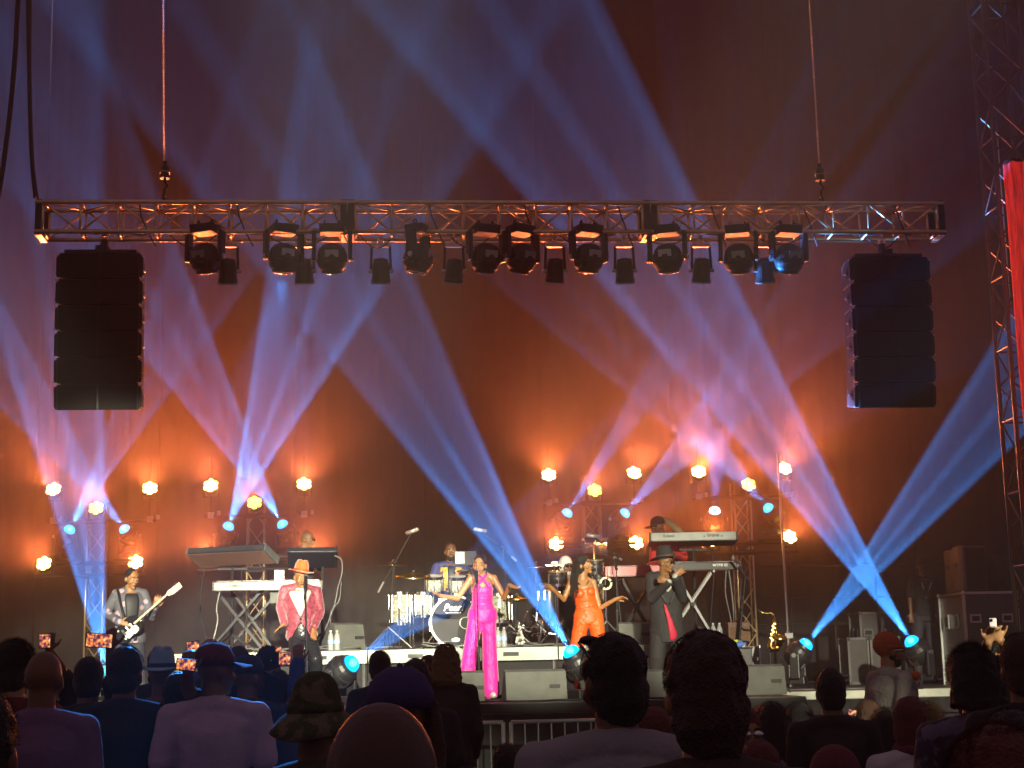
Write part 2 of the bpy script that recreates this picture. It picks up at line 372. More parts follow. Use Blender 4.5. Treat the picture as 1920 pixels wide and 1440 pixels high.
# ------------------------------------------------------------------ line arrays
def array(name,label,cx,top,side,hang_label):
    c=at(cx,top,TY-.1); y=TY+.12; t=thing('line_array_speaker',label,'speaker',(c.x,y,c.z),'flown speaker arrays under the truss')
    wd=.77; h=.258; a=0; p=V((c.x,y-.22,c.z))   # front top edge of the first box
    ang=[0,.4,1.0,2.2,4.0,7.0]
    MB().box((c.x,y+.02,c.z+.025),(wd*.9,.42,.035)).box((c.x,y,c.z+.07),(.12,.3,.06)).build('bumper_frame',BLK,t,bevel=.004)
    for i,da in enumerate(ang):
        a=R(da)*1.5
        ex=X; dn=V((0,math.sin(a),-math.cos(a))); bk=V((0,math.cos(a),math.sin(a)))
        poly=[(-wd/2,0),(-.02,.018),(.02,.018),(wd/2,0),(wd/2,.12),(wd*.475,.46),(-wd*.475,.46),(-wd/2,.12)]
        cab=MB().prism(poly,p,ex,bk,dn*(h-.012)).build('speaker_cabinet',BLK,t,bevel=.005)
        for s in (-1,1):
            MB().prism([(s*.012,.0),(s*wd/2-s*.012,0),(s*wd/2-s*.012,h-.026),(s*.012,h-.026)],p+dn*.01-bk*.014+ (bk*.0),ex,dn,bk*.012).build('grille',GRILLE,cab)
            sx=p+ex*(s*(wd/2-.06))+bk*.3
            # handle recess and rigging bars on the slanted side
            nrm=V((s*.34*1.0,0,0))+V((0,0,0)); e=(V((s*(wd*.475-wd/2),0,0))+bk*.34).normalized(); nn=dn.cross(e)*(1 if s>0 else -1)
            if nn.x*s<0: nn=-nn
            o=p+ex*(s*wd/2)+bk*.12
            MB().prism([(.09,.07),(.17,.07),(.2,.12),(.17,.17),(.09,.17)],o+nn*.001,e,dn,nn*.004).build('handle_recess',RUB,cab)
            MB().bar(o+e*.1+dn*.12+nn*.016,o+e*.17+dn*.12+nn*.016,.018).build('handle_bar',ALU,cab)
            MB().bar(p+ex*(s*(wd/2+.012))+bk*.03+dn*.02,p+ex*(s*(wd/2+.012))+bk*.03+dn*(h-.02),.02,.035).build('rigging_bar',STEELD,cab)
            MB().ball(p+ex*(s*(wd/2+.026))+bk*.03+dn*.03,.012).build('rigging_pin',ALU,cab); MB().ball(p+ex*(s*(wd/2+.026))+bk*.03+dn*(h-.03),.012).build('rigging_pin',ALU,cab)
        p=p+dn*h
    hk=thing('speaker_hoist',hang_label,'hoist',(c.x,y,TZ-HT),'short hoists carrying the speaker arrays')
    MB().tube((c.x,y,c.z+.1),(c.x,y,c.z+.19),.045,.035,10).build('hook_block',BLK,hk)
    MB().torus((c.x,y,c.z+.22),Yv,.03,.01).torus((c.x,y,c.z+.27),X,.03,.01).build('shackle',ALU,hk,smooth=True)
    MB().tube((c.x,y,c.z+.28),(c.x,y,TZ-HT-.02),.02).build('hook',STEELD,hk)
array('a','black line array of stacked cabinets hung on the guitarist\'s side',187,474,1,'short hoist between truss and the speaker array above the guitarist')
array('b','black line array of stacked cabinets hung above the side wing',1668,481,-1,'short hoist between truss and the speaker array above the side wing')

# drifting smoke puffs round the light towers and the big plume on the wing side
def smoke(px,py,Y,r,dens,seed):
    c=at(px,py,Y); m=bpy.data.materials.new('smoke'); m.use_nodes=True; n=m.node_tree; n.nodes.remove(n.nodes['Principled BSDF']); N=n.nodes.new; L=n.links.new
    v=N('ShaderNodeVolumePrincipled'); v.inputs['Color'].default_value=(.95,.93,.92,1); v.inputs['Anisotropy'].default_value=.45
    tc=N('ShaderNodeTexCoord'); t=N('ShaderNodeTexNoise'); t.inputs['Scale'].default_value=1.5; t.inputs['Detail'].default_value=3; t.inputs['Distortion'].default_value=.8
    ad=N('ShaderNodeVectorMath'); ad.operation='ADD'; ad.inputs[1].default_value=(seed,seed*.7,0); L(tc.outputs['Object'],ad.inputs[0]); L(ad.outputs[0],t.inputs['Vector'])
    mp=N('ShaderNodeVectorMath'); mp.operation='MULTIPLY'; mp.inputs[1].default_value=[1/q for q in r]; L(tc.outputs['Object'],mp.inputs[0])
    ln=N('ShaderNodeVectorMath'); ln.operation='LENGTH'; L(mp.outputs[0],ln.inputs[0])
    fo=N('ShaderNodeMapRange'); fo.inputs[1].default_value=.98; fo.inputs[2].default_value=.15; fo.inputs[3].default_value=0; fo.inputs[4].default_value=1; fo.interpolation_type='SMOOTHSTEP'; L(ln.outputs['Value'],fo.inputs[0])
    nr=N('ShaderNodeMapRange'); nr.inputs[1].default_value=.44; nr.inputs[2].default_value=.62; nr.inputs[3].default_value=.03; nr.inputs[4].default_value=1; L(t.outputs[0],nr.inputs[0])
    mu=N('ShaderNodeMath'); mu.operation='MULTIPLY'; L(fo.outputs[0],mu.inputs[0]); L(nr.outputs[0],mu.inputs[1])
    m2=N('ShaderNodeMath'); m2.operation='MULTIPLY'; L(mu.outputs[0],m2.inputs[0]); m2.inputs[1].default_value=dens; L(m2.outputs[0],v.inputs['Density']); L(v.outputs[0],n.nodes['Material Output'].inputs['Volume'])
    o=MB().ell((0,0,0),(r[0],0,0),(0,r[1],0),(0,0,r[2]),24,14).build('smoke',m,kind='stuff'); o.location=c
smoke(1385,810,23.3,(2.7,1.0,2.1),.065,3.1)
smoke(1120,930,23.7,(1.5,.7,1.3),.04,11.7)
smoke(480,950,23.7,(1.7,.7,1.3),.045,23.4)
smoke(180,960,23.7,(1.6,.7,1.3),.04,41.9)
# ------------------------------------------------------------------ moving heads
def imgdir(px,py,Y,ang,toward):
    "direction that reads as ANG degrees from upright on the photograph and leans towards the audience"
    a=at(px,py,Y); b=at(px+300*math.sin(R(ang)),py-300*math.cos(R(ang)),Y*(1-toward)); return (b-a).normalized()
def moving_head(label,group,lc,d,S,hang,lens,beam=None,body=BLK,name='moving_head_light',glint=None):
    d=d.normalized(); side=d.cross(Z)
    side=side.normalized() if side.length>.15 else X.copy()
    piv=lc-d*.34*S; up=Z if hang else -Z
    base=piv+up*.62*S
    t=thing(name,label,'stage light',base+up*.1*S,group)
    fwd=side.cross(Z)
    m3=Matrix((side,fwd,Z)).transposed()
    MB().box(base+up*.03*S,(.54*S,.42*S,.2*S),m3,.9 if not hang else 1.08).build('base',body,t,bevel=.02*S)
    for s in(-1,1):
        a=piv+side*(s*.405*S)
        MB().box(a+up*.27*S,(.09*S,.26*S,.68*S),m3).build('yoke_arm',body,t,bevel=.03*S)
        MB().tube(a-side*s*.02*S,a+side*s*.075*S,.075*S,.06*S,14).build('tilt_knob',ALU,t)
    hd=MB().lathe(lc,d,[(.02*S,-.68*S),(.13*S,-.665*S),(.22*S,-.62*S),(.29*S,-.54*S),(.33*S,-.42*S),(.34*S,-.33*S),(.335*S,-.22*S),(.3*S,-.12*S),(.25*S,-.06*S),(.235*S,-.0),(.2*S,.0),(.2*S,-.02*S)],24).build('head',body,t,smooth=False)
    MB().lathe(lc,d,[(.335*S,-.3*S),(.352*S,-.29*S),(.352*S,-.24*S),(.335*S,-.23*S)],24,True).build('head_band',STEELD,hd)
    MB().box(lc-d*.45*S+d.cross(side)*.315*S,(.3*S,.16*S,.02*S),Matrix((side,d,d.cross(side))).transposed()).build('glint_strip',ALU,hd)  # added shiny strip that imitates a stripe of reflected light
    prof=[(.2*S,-.015*S),(.19*S,.05*S),(.16*S,.105*S),(.1*S,.15*S),(.05*S,.165*S),(.001,.17*S)] if not hang else [(.2*S,-.015*S),(.17*S,.012*S),(.1*S,.03*S),(.001,.036*S)]
    MB().lathe(lc,d,prof,20).build('lens',lens,hd,smooth=True)
    if glint: MB().ball(lc+d*.05*S+(EYE-lc).normalized()*.1*S,.1*S).build('lens_glint',glint,hd,smooth=True)  # glowing ball on the camera side paints a bright reflection in the lens
    if hang:
        for s in(-1,1): MB().torus(base+side*s*.17*S+Z*.2*S,side,.05*S,.018*S,12).box(base+side*s*.17*S+Z*.14*S,(.05*S,.05*S,.1*S)).build('clamp',STEELD,t)
        MB().torus(base+side*.24*S+Z*.18*S,fwd,.07*S,.008*S,14).build('safety_cable',ALU,t)
    else:
        for s in(-1,1):
            for q in(-1,1): MB().tube(base+side*s*.24*S+fwd*q*.17*S-Z*.07*S,base+side*s*.24*S+fwd*q*.17*S-Z*.11*S,.03*S).build('foot',RUB,t)
    if beam:
        ang,pw,col=beam; spot('beam_lamp',lc+d*.2*S,d,R(ang),col,pw,.1,.03,t,rays=True,fill=.03 if S>.5 else .012)
    return t
BLUE=(.05,.31,1)
# floor heads: px,py,Y, image angle, lean, cone, power, label
FL=[(198,1262,19.0,-9,.03,18,11,'blue lit moving head on the stage floor below the guitarist'),
    (658,1245,18.5,55,.06,17,2.6,'blue lit moving head in front of the riser beside the water bottles'),
    (1072,1224,18.6,-31,.03,17,12,'blue lit moving head at the feet of the woman in orange'),
    (1510,1210,21.3,39,.03,15,13,'blue lit moving head on the wing deck next to the saxophone'),
    (1710,1204,21.3,-33.5,.03,15,13,'blue lit moving head on the wing deck nearest the road case')]
for px,py,Y,an,tw,cone,k,lb in FL:
    d=imgdir(px,py,Y,an,tw); lc=at(px,py,Y)
    moving_head(lb,'moving heads on the stage floor',lc,d,.52,False,LENSB,(cone,BEAM*k,BLUE),glint=LENSBG)
# riser for the left head base is the deck itself; upstage heads on the light towers
UPH=[(130,994,28,14,1.7),(234,993,-37,16,1.8),(428,988,21,22,2.8),(530,984,-30,17,2.6),(1063,963,33,9,2.0),(1171,963,43,17,1.2),(1340,959,3,18,.5),(1441,953,-42,15,1.2)]
HL=['outer blue head on the light tower behind the guitarist','inner blue head on the light tower behind the guitarist','outer blue head on the light tower behind the left keyboards','inner blue head on the light tower behind the bald keyboard player',
    'blue head on the tower behind the hanging chimes, drum kit side','blue head on the tower behind the hanging chimes, red keyboard side','dazzling white blue head above the cap of the silver keyboard player','blue head on the last light tower beside the thin mast']
for i,(px,py,an,cone,k) in enumerate(UPH):
    d=imgdir(px,py,24.2,an,.07); lc=at(px,py,24.2)
    moving_head(HL[i],'moving heads on the light towers',lc,d,.44,False,LENSW if i==6 else LENSB,(cone,BEAM*k,BLUE if i!=6 else (.08,.25,1)),glint=LENSBG)
# ------------------------------------------------------------------ light towers and amber pars
def par(label,pc,d,k=1,lens=LENSO,stand=None):
    d=V(d).normalized(); side=d.cross(Z).normalized(); upv=side.cross(d)
    t=thing('led_par_light',label,'stage light',pc-Z*.16,'amber par lights on the light towers')
    b=MB().lathe(pc,d,[(.02,-.17),(.08,-.165),(.105,-.12),(.125,-.02),(.132,.01),(.122,.01),(.122,-.012),(.001,-.012)],20).build('body',BLK,t)
    for q in range(7):
        o=V((0,0,0)) if q==0 else (side*math.cos(q*math.pi/3+.5)+upv*math.sin(q*math.pi/3+.5))*.076
        MB().lathe(pc+o-d*.01,d,[(.041,0),(.033,.022),(.001,.032)],10).build('lens',lens,t,smooth=True)
    y=MB()
    for s in(-1,1): y.bar(pc+side*s*.115-d*.06,pc+side*s*.115-d*.06-Z*.15,.012,.03)
    y.bar(pc-side*.12-d*.06-Z*.15,pc+side*.12-d*.06-Z*.15,.03,.012); y.build('yoke',STEELD,t)
    spot('par_lamp',pc+d*.03,d+V((0,0,.0)),R(74),(1,.175,.05),PARW*1.5*k,.85,.06,t); spot('par_spill',pc+d*.035,V((0,-1,-.1)),R(150),(1,.22,.02),PARW*SPILL*k,1.0,.06,t)
def light_tower(label,cx,hi,mid,heads,lows,names,topy):
    Y=24.45; b=at(cx,1100,Y); top=at(cx,topy,Y).z
    t=thing('light_tower',label,'light tower',(b.x,Y,GZ),'truss light towers upstage')
    w=.13
    MB().box((b.x,Y,GZ+.02),(.8,.8,.04)).build('base_plate',STEELD,t)
    for sx in(-1,1):
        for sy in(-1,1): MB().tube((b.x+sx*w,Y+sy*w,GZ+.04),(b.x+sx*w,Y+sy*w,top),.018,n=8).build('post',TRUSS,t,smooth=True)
    z=GZ+.1;i=0
    while z<top-.3:
        for sy in(-1,1):
            s=1 if (i+(sy>0))%2 else -1
            MB().tube((b.x-s*w,Y+sy*w,z),(b.x+s*w,Y+sy*w,z+.36),.01,n=6).build('brace',TRUSS,t)
            MB().tube((b.x+sy*w,Y-s*w,z),(b.x+sy*w,Y+s*w,z+.36),.01,n=6).build('brace',TRUSS,t)
        z+=.36;i+=1
    def bar(z,x0,x1):
        MB().tube((x0,Y-.16,z),(x1,Y-.16,z),.024,n=10).build('cross_pipe',STEELD,t)
        MB().box((b.x,Y-.15,z),(.34,.03,.08)).build('pipe_clamp',STEELD,t)
    H=[at(*q,24.2) for q in heads]; PH=[at(*q,24.2) for q in hi]; PL=[at(*q,24.2) for q in lows]; PM=at(*mid,24.2)
    zh=min(p.z for p in H)-.5
    ub=PM.z-.2
    bar(ub,PH[0].x-.1,PH[1].x+.1)
    bar(zh,H[0].x-.2,H[1].x+.2)
    zl=min(p.z for p in PL)-.2; bar(zl,PL[0].x-.15,PL[1].x+.15)
    for p in PH:
        MB().tube((p.x,Y-.16,ub),(p.x,Y-.16,p.z+.45),.012,n=6).build('thin_mast',STEELD,t)
        MB().box((p.x,Y-.16,ub+.02),(.09,.09,.09)).build('pipe_clamp',ALU,t); MB().box((p.x+.12,Y-.16,ub+.05),(.05,.05,.07)).build('pipe_clamp',ALU,t)
    for p in H: MB().box((p.x,Y-.2,zh+.03),(.3,.3,.04)).build('head_shelf',STEELD,t)
    tl=(0,-1,.45)
    par(names[0],PH[0],(-.1,-1,.53)); par(names[1],PH[1],(.1,-1,.53)); par(names[2],PM,tl,.5,LENSO2)
    par(names[3],PL[0],(-.1,-1,.4),.75); par(names[4],PL[1],(.1,-1,.4),.75)
light_tower('slim truss light tower behind the guitarist',180,[(100,917),(281,915)],(180,952),[(130,994),(234,993)],[(82,1056),(254,1053)],
  ['amber par on the outer mast behind the guitarist, above his outer blue head','amber par on the inner mast above and inward of the guitarist','small amber par between the two blue heads behind the guitarist','bright amber par low beside the guitarist on the empty side of the stage','bright amber par glowing just above the guitarist\'s head'],945)
light_tower('slim truss light tower behind the stacked left keyboards',480,[(395,910),(570,907)],(477,942),[(428,988),(530,984)],[(388,1042),(588,1040)],
  ['amber par above the raised black keyboard','amber par above the bald keyboard player','reddish amber par between the two crossing blue beams behind the keyboards','amber par hidden low behind the raised black keyboard','amber par low behind the bald keyboard player'],935)
light_tower('slim truss light tower behind the hanging bar chimes',1113,[(1029,890),(1189,886)],(1115,919),[(1063,963),(1171,963)],[(1043,1019),(1193,1017)],
  ['amber par on the mast nearest the drums, upper one','amber par above the gap between chimes and silver keyboard, upper one','small amber par at the top of the tower over the chimes','large amber par low between drum kit and chimes','large amber par low beside the silver keyboard, over the red one'],893)
light_tower('slim truss light tower behind the silver keyboard',1396,[(1310,884),(1471,878)],(1404,908),[(1340,959),(1441,953)],[(1335,1012),(1481,1006)],
  ['amber par above the silver keyboard near the smoke','amber par topmost near the thin mast on the wing side','pale amber par between the white and the blue head over the silver keyboard','amber par hidden behind the silver keyboard','amber par low on the wing side of the silver keyboard'],905)
# ------------------------------------------------------------------ fixtures hanging from the truss
ORD=['first','second','third','fourth','fifth','sixth','seventh','eighth','ninth','tenth']
BIG=[388,530,623,780,909,973,1102,1254,1387,1477]; SM=[428,570,714,851,1040,1170,1314,1432]
for i,px in enumerate(BIG):
    lc=at(px,512,TY+.05); d=V((rng.uniform(-.2,.2),rng.uniform(.05,.35),-1))
    moving_head('%s big moving head under the truss counting from the guitarist\'s end'%ORD[i],'big moving heads under the truss',lc,d,.44,True,DARKGL,name='hanging_moving_head')
    if i==1: spot('crowd_lamp',lc-Z*.05,at(430,1268,7.4)-lc,R(10),(.03,.3,1),9000,.5,.05)
def small(label,px):
    c=at(px,470,TY+.17); t=thing('hanging_spot_light',label,'stage light',(c.x,c.y,TZ-HT-.02),'small spot lights under the truss'); y=c.y; x=c.x; zt=TZ-HT
    MB().torus((x,y,zt),X,.04,.012,12).box((x,y,zt-.06),(.05,.05,.06)).build('clamp',ALU,t)
    MB().box((x,y,zt-.1),(.19,.04,.03)).box((x-.06,y-.01,zt-.075),(.05,.05,.03)).box((x+.06,y-.01,zt-.08),(.04,.05,.025)).build('hanger',ALU,t)
    for s in(-1,1): MB().bar((x+s*.09,y,zt-.1),(x+s*.1,y,zt-.37),.012,.025).build('yoke_arm',STEELD,t); 
    MB().tube((x-.125,y,zt-.36),(x+.125,y,zt-.36),.018).build('tilt_bolt',ALU,t)
    d=V((rng.uniform(-.12,.12),.35,-1)).normalized()
    b=MB().lathe((x,y,zt-.36),d,[(.03,-.13),(.07,-.12),(.085,-.05),(.09,.06),(.1,.12),(.09,.12),(.085,.09),(.001,.09)],20).build('body',BLK,t)
    MB().lathe((x,y,zt-.36),d,[(.1,.112),(.104,.112),(.104,.126),(.1,.126)],20,True).build('front_ring',ALU,b)
    for k in range(5): MB().box(V((x,y,zt-.36))-d*(.1-k*.022)+V((0,-.075,0)),(.07,.012,.006)).build('cooling_fin',BLK,b)
for i,px in enumerate(SM): small('%s small spot lamp under the truss counting from the guitarist\'s end'%ORD[i],px)
# ------------------------------------------------------------------ roof tower with the red fabric column
TWY=19.0
tb=at(1885,900,TWY); tcx=at(1850,300,TWY).x+.25
tw=thing('roof_tower','tall square lattice truss tower beside the red glowing column','tower',(tcx,TWY,0))
hw=.23
for sx in(-1,1):
    for sy in(-1,1): MB().tube((tcx+sx*hw,TWY+sy*hw,0),(tcx+sx*hw,TWY+sy*hw,12.6),.028,n=10).build('post',M('tower_metal',(.14,.125,.11),.38,1),tw,smooth=True)
z=.1;i=0
TM=MATS['tower_metal']
while z<12.4:
    for sy in(-1,1):
        s=1 if i%2 else -1
        MB().tube((tcx-s*hw,TWY+sy*hw,z),(tcx+s*hw,TWY+sy*hw,z+.46),.014,n=6).build('brace',TM,tw)
        MB().tube((tcx+sy*hw,TWY-s*hw,z),(tcx+sy*hw,TWY+s*hw,z+.46),.014,n=6).build('brace',TM,tw)
        if i%2==0:
            MB().tube((tcx-hw,TWY+sy*hw,z),(tcx+hw,TWY+sy*hw,z),.014,n=6).build('rung',TM,tw)
            MB().tube((tcx+sy*hw,TWY-hw,z),(tcx+sy*hw,TWY+hw,z),.014,n=6).build('rung',TM,tw)
    z+=.46;i+=1
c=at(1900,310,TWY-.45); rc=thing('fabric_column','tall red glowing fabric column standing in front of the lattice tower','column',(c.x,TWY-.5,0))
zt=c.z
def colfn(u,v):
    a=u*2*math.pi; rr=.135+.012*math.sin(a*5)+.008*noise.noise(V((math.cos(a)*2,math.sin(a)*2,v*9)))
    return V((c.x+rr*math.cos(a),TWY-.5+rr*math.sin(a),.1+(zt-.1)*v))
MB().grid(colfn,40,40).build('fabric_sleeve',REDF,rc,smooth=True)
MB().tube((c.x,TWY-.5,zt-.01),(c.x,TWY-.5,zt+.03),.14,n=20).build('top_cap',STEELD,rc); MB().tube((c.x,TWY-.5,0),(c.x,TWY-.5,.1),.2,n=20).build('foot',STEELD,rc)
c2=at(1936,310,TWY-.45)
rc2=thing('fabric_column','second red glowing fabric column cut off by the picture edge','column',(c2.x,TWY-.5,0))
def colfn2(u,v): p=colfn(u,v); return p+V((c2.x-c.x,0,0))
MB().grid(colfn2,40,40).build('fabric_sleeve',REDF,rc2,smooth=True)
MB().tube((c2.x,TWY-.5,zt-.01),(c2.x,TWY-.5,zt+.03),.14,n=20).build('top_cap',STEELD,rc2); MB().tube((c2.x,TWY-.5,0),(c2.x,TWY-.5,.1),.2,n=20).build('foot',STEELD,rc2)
# front-of-house spotlights that light the band (far behind and above the audience); the last is added to brighten the side crowd
for a,tx,ty,tz,an,k in((-5,-5.2,19.5,2.3,8,.8),(-3,-2.6,19.8,2.45,9,1.9),(0,-.4,19.8,2.5,9,2.2),(2,1.6,19.8,2.5,9,1.7),(4,4.0,20.2,2.3,9,.9),(6,6.8,21.2,1.5,9,.8),(8,3.6,9.9,1.85,9,.45)):
    p=V((a,-1.5,5.3)); spot('front_spotlight',p,V((tx,ty,tz))-p,R(an),(1,.93,.68),FRONT*k,.55,.15)
# ------------------------------------------------------------------ keyboards and stands
def rotm(yaw_,tilt): return Matrix.Rotation(yaw_,3,'Z')@Matrix.Rotation(tilt,3,'X')
def keyboard(label,c,wd,dp,h,yw,tilt,body,rear,ends,word=None,wmat=None,word2=None,name='synthesizer',wsize=.045):
    m=rotm(yw,tilt); t=thing(name,label,'keyboard',c,'keyboards on the riser')
    P=lambda x,y,z: c+m@V((x,y,z))
    MB().box(c,(wd-.05,dp,h),m).build('body',body,t,bevel=.006)
    for s in(-1,1): MB().box(P(s*(wd/2-.012),0,.002),(.024,dp+.012,h+.012),m).build('end_cheek',ends,t,bevel=.005)
    MB().box(P(0,-dp/2-.004,.0),(wd-.06,.006,h*.72),m).build('rear_panel',rear,t)
    MB().box(P(0,dp*.27,h/2+.008),(wd-.1,dp*.36,.016),m).build('keybed',WHITEP,t)
    MB().box(P(-wd*.02,-dp*.2,h/2+.006),(wd-.14,dp*.4,.01),m).build('control_panel',BLK,t)
    MB().box(P(0,-dp*.22,h/2+.012),(.17,.08,.006),m).build('display',DARKGL,t)
    for k in range(5): MB().box(P(wd*(.12+.05*k),-dp/2-.009,-h*.05),(.022,.008,.016),m).build('socket',BLK if body is not BLK else ALU,t)
    MB().box(P(0,0,-h/2-.003),(wd-.07,dp-.03,.006),m).build('bottom_panel',UND if wd>1 and tilt<-.3 else BLK,t)
    ex=m@X; ez=m@Z
    if word: text(word,'maker_lettering',wmat,P(-wd*.28,-dp/2-.009,h*.06),ex,ez,wsize,t)
    if word2: text(word2,'model_lettering',wmat,P(wd*.22,-dp/2-.009,h*.1),ex,ez,wsize,t)
    return t
def xstand(label,pts,Y,depth=.34,r=.022,mat=None):
    mat=mat or STEELD; a=[at(*p,Y) for p in pts]; c=(a[0]+a[1]+a[2]+a[3])/4
    t=thing('keyboard_stand',label,'stand',(c.x,Y,RZ),'keyboard stands on the riser')
    for s,(p,q) in enumerate(((a[0],a[3]),(a[1],a[2]))):
        for k in(-1,1): 
            o=V((0,k*.05+(s-.5)*.05,0)); MB().bar(p+o,q+o,.034).build('leg',mat,t)
    for p in a: MB().tube(p-Yv*depth/2,p+Yv*depth/2,.018).build('foot_bar' if p.z<c.z else 'top_bar',mat,t)
    MB().tube(c-Yv*.12,c+Yv*.12,.03).build('pivot',STEELD,t)
    return t
KG=M('keyboard_black',(.02,.02,.022),.35,bump=.05)
UND=M('brown_board',(.2,.1,.06),.8)
LETW=M('lettering_white',(.75,.75,.7),.5); LETD=M('lettering_dark',(.06,.06,.06),.5)
keyboard('large black keyboard raised and tilted on the left stand',at(436,1049,21.2)+V((0,0,.05)),1.2,.4,.09,R(-24),R(-23),KG,M('panel_black',(.04,.04,.04),.4),GREY,None)
k=keyboard('silver keyboard on the lower tier behind the man in the orange hat',at(503,1098,20.9),1.43,.36,.105,R(2),R(4),SILV,SILV,KG,'YAMAHA',LETD,'MOTIF XF',wsize=.05)
keyboard('slim black keyboard in front of the bald keyboard player',at(586,1046,21.1),.66,.42,.07,R(3),R(-28),KG,KG,KG)
keyboard('silver keyboard on the top tier of the right keyboard stand',at(1297,1011,21.3),1.22,.38,.115,R(-3),R(-4)+R(-4),SILV,SILV,KG,'Roland',LETD,'Fantom',wsize=.055)
keyboard('black keyboard on the lower tier under the silver one',at(1313,1062,21.0),1.06,.34,.1,R(1),R(3),KG,KG,KG,None,LETW,'MOTIF ES',wsize=.05)
keyboard('bright red keyboard behind the man in the dark hat',at(1192,1072,21.0),.86,.32,.13,R(-2),R(0),M('red_lacquer',(.45,.02,.02),.4),MATS['red_lacquer'],MATS['red_lacquer'],name='stage_keyboard')
xstand('crossed black stand under the stacked left keyboards',[(405,1106),(492,1106),(398,1214),(490,1214)],21.0)
xstand('second crossed black stand just inward of the stacked left keyboards',[(438,1112),(520,1112),(432,1212),(508,1212)],21.35)
xstand('grey crossed stand behind the man in the dark suit',[(1262,1072),(1334,1072),(1252,1196),(1336,1196)],20.95,mat=M('stand_grey',(.22,.22,.22),.5,.4))
xstand('black crossed stand under the red keyboard',[(1165,1088),(1222,1088),(1165,1190),(1222,1190)],21.1)
def post_stand(label,top,Y,foot,arms,mat=STEELD):
    a=at(*top,Y); b=V((a.x,Y,RZ)); t=thing('column_stand',label,'stand',b)
    MB().tube(b+Z*.05,a,.022).build('column',mat,t)
    for q in range(3):
        an=R(90+120*q+15); MB().bar(b+Z*.25,b+V((math.cos(an)*.35,math.sin(an)*.35,.02)),.02,.03).build('leg',mat,t)
    for dz in arms:
        for s in(-1,1): MB().bar(a+Z*dz+X*s*.17,a+Z*(dz+.06)+X*s*.17-Yv*.42*0+Yv*.2,.025).build('support_arm',mat,t)
        MB().bar(a+Z*dz-X*.2,a+Z*dz+X*.2,.03).build('cross_arm',mat,t)
post_stand('single column stand carrying the raised black keyboard',(436,1064),21.3,None,(-.02,))
post_stand('single column stand carrying the slim black keyboard',(605,1052),21.25,None,(-.02,))
post_stand('single column stand carrying the silver keyboard of the top tier',(1300,1028),21.45,None,(-.02,))
# sheet box and white card hanging at the left keyboards
p=at(524,1079,20.85); t=thing('white_box','small white boxed device standing on the lower silver keyboard','box',p-Z*.05)
MB().box(p,(.13,.08,.14)).build('case',WHITEP,t,bevel=.006); MB().box(p+V((.02,-.043,-.03)),(.05,.006,.03)).build('socket_plate',BLK,t); MB().ball(p+V((-.03,-.043,.03)),.01).build('dial',BLK,t)
p=at(515,1120,20.95); t=thing('grey_pouch','small grey device box hanging below the silver keyboard','box',p)
MB().box(p,(.12,.06,.16)).build('case',GREY,t,bevel=.01); MB().tube(p+Z*.08,p+Z*.15,.006).build('strap',RUB,t)
# cables drooping off the keyboards
def wire(pts,Y,r,label,mat=RUB,group='cables at the keyboards'):
    P=[at(x,y,Y+(0 if len(q)==0 else q[0])) for x,y,*q in pts]; Q=[]
    for i in range(len(P)-1):
        a,b=P[max(i-1,0)],P[i]; c,d=P[i+1],P[min(i+2,len(P)-1)]
        for k in range(6):
            t=k/6; Q.append(.5*((2*b)+(c-a)*t+(2*a-5*b+4*c-d)*t*t+(3*b-a-3*c+d)*t**3))
    Q.append(P[-1]); return tag(MB().path(Q,r,6).build('cable',mat,smooth=True),label,'cable',group)
GC=M('grey_cable',(.12,.12,.12),.5)
wire([(627,1042),(640,1050),(641,1075),(634,1100),(628,1130),(618,1160),(608,1185)],20.9,.012,'grey cable looping from the slim keyboard down to the riser',GC)
wire([(640,1090),(636,1125),(620,1150),(622,1195)],20.9,.009,'thin grey cable hanging beside the grey looping one',GC)
wire([(385,1068),(378,1100),(376,1150),(390,1205)],20.9,.009,'dark cable drooping off the outer end of the raised keyboard')
wire([(412,1110),(406,1140),(408,1165),(398,1208)],20.8,.009,'pale taped cable bundle hanging under the silver keyboard',M('taped_cable',(.4,.4,.36),.6))
wire([(452,1068),(456,1110),(462,1160),(450,1208)],20.9,.009,'dark cable hanging in the middle of the left stand')
wire([(1336,1030),(1338,1080),(1334,1140),(1330,1188)],20.9,.009,'dark cable hanging from the silver keyboard between the bottles and the stand')
wire([(1362,1066),(1360,1110),(1368,1150),(1376,1190)],20.9,.01,'grey cable hanging behind the water bottles at the right stand',GC)
wire([(1366,1066),(1372,1110),(1376,1160),(1372,1195)],20.9,.012,'second grey cable hanging behind the water bottles at the right stand',GC)
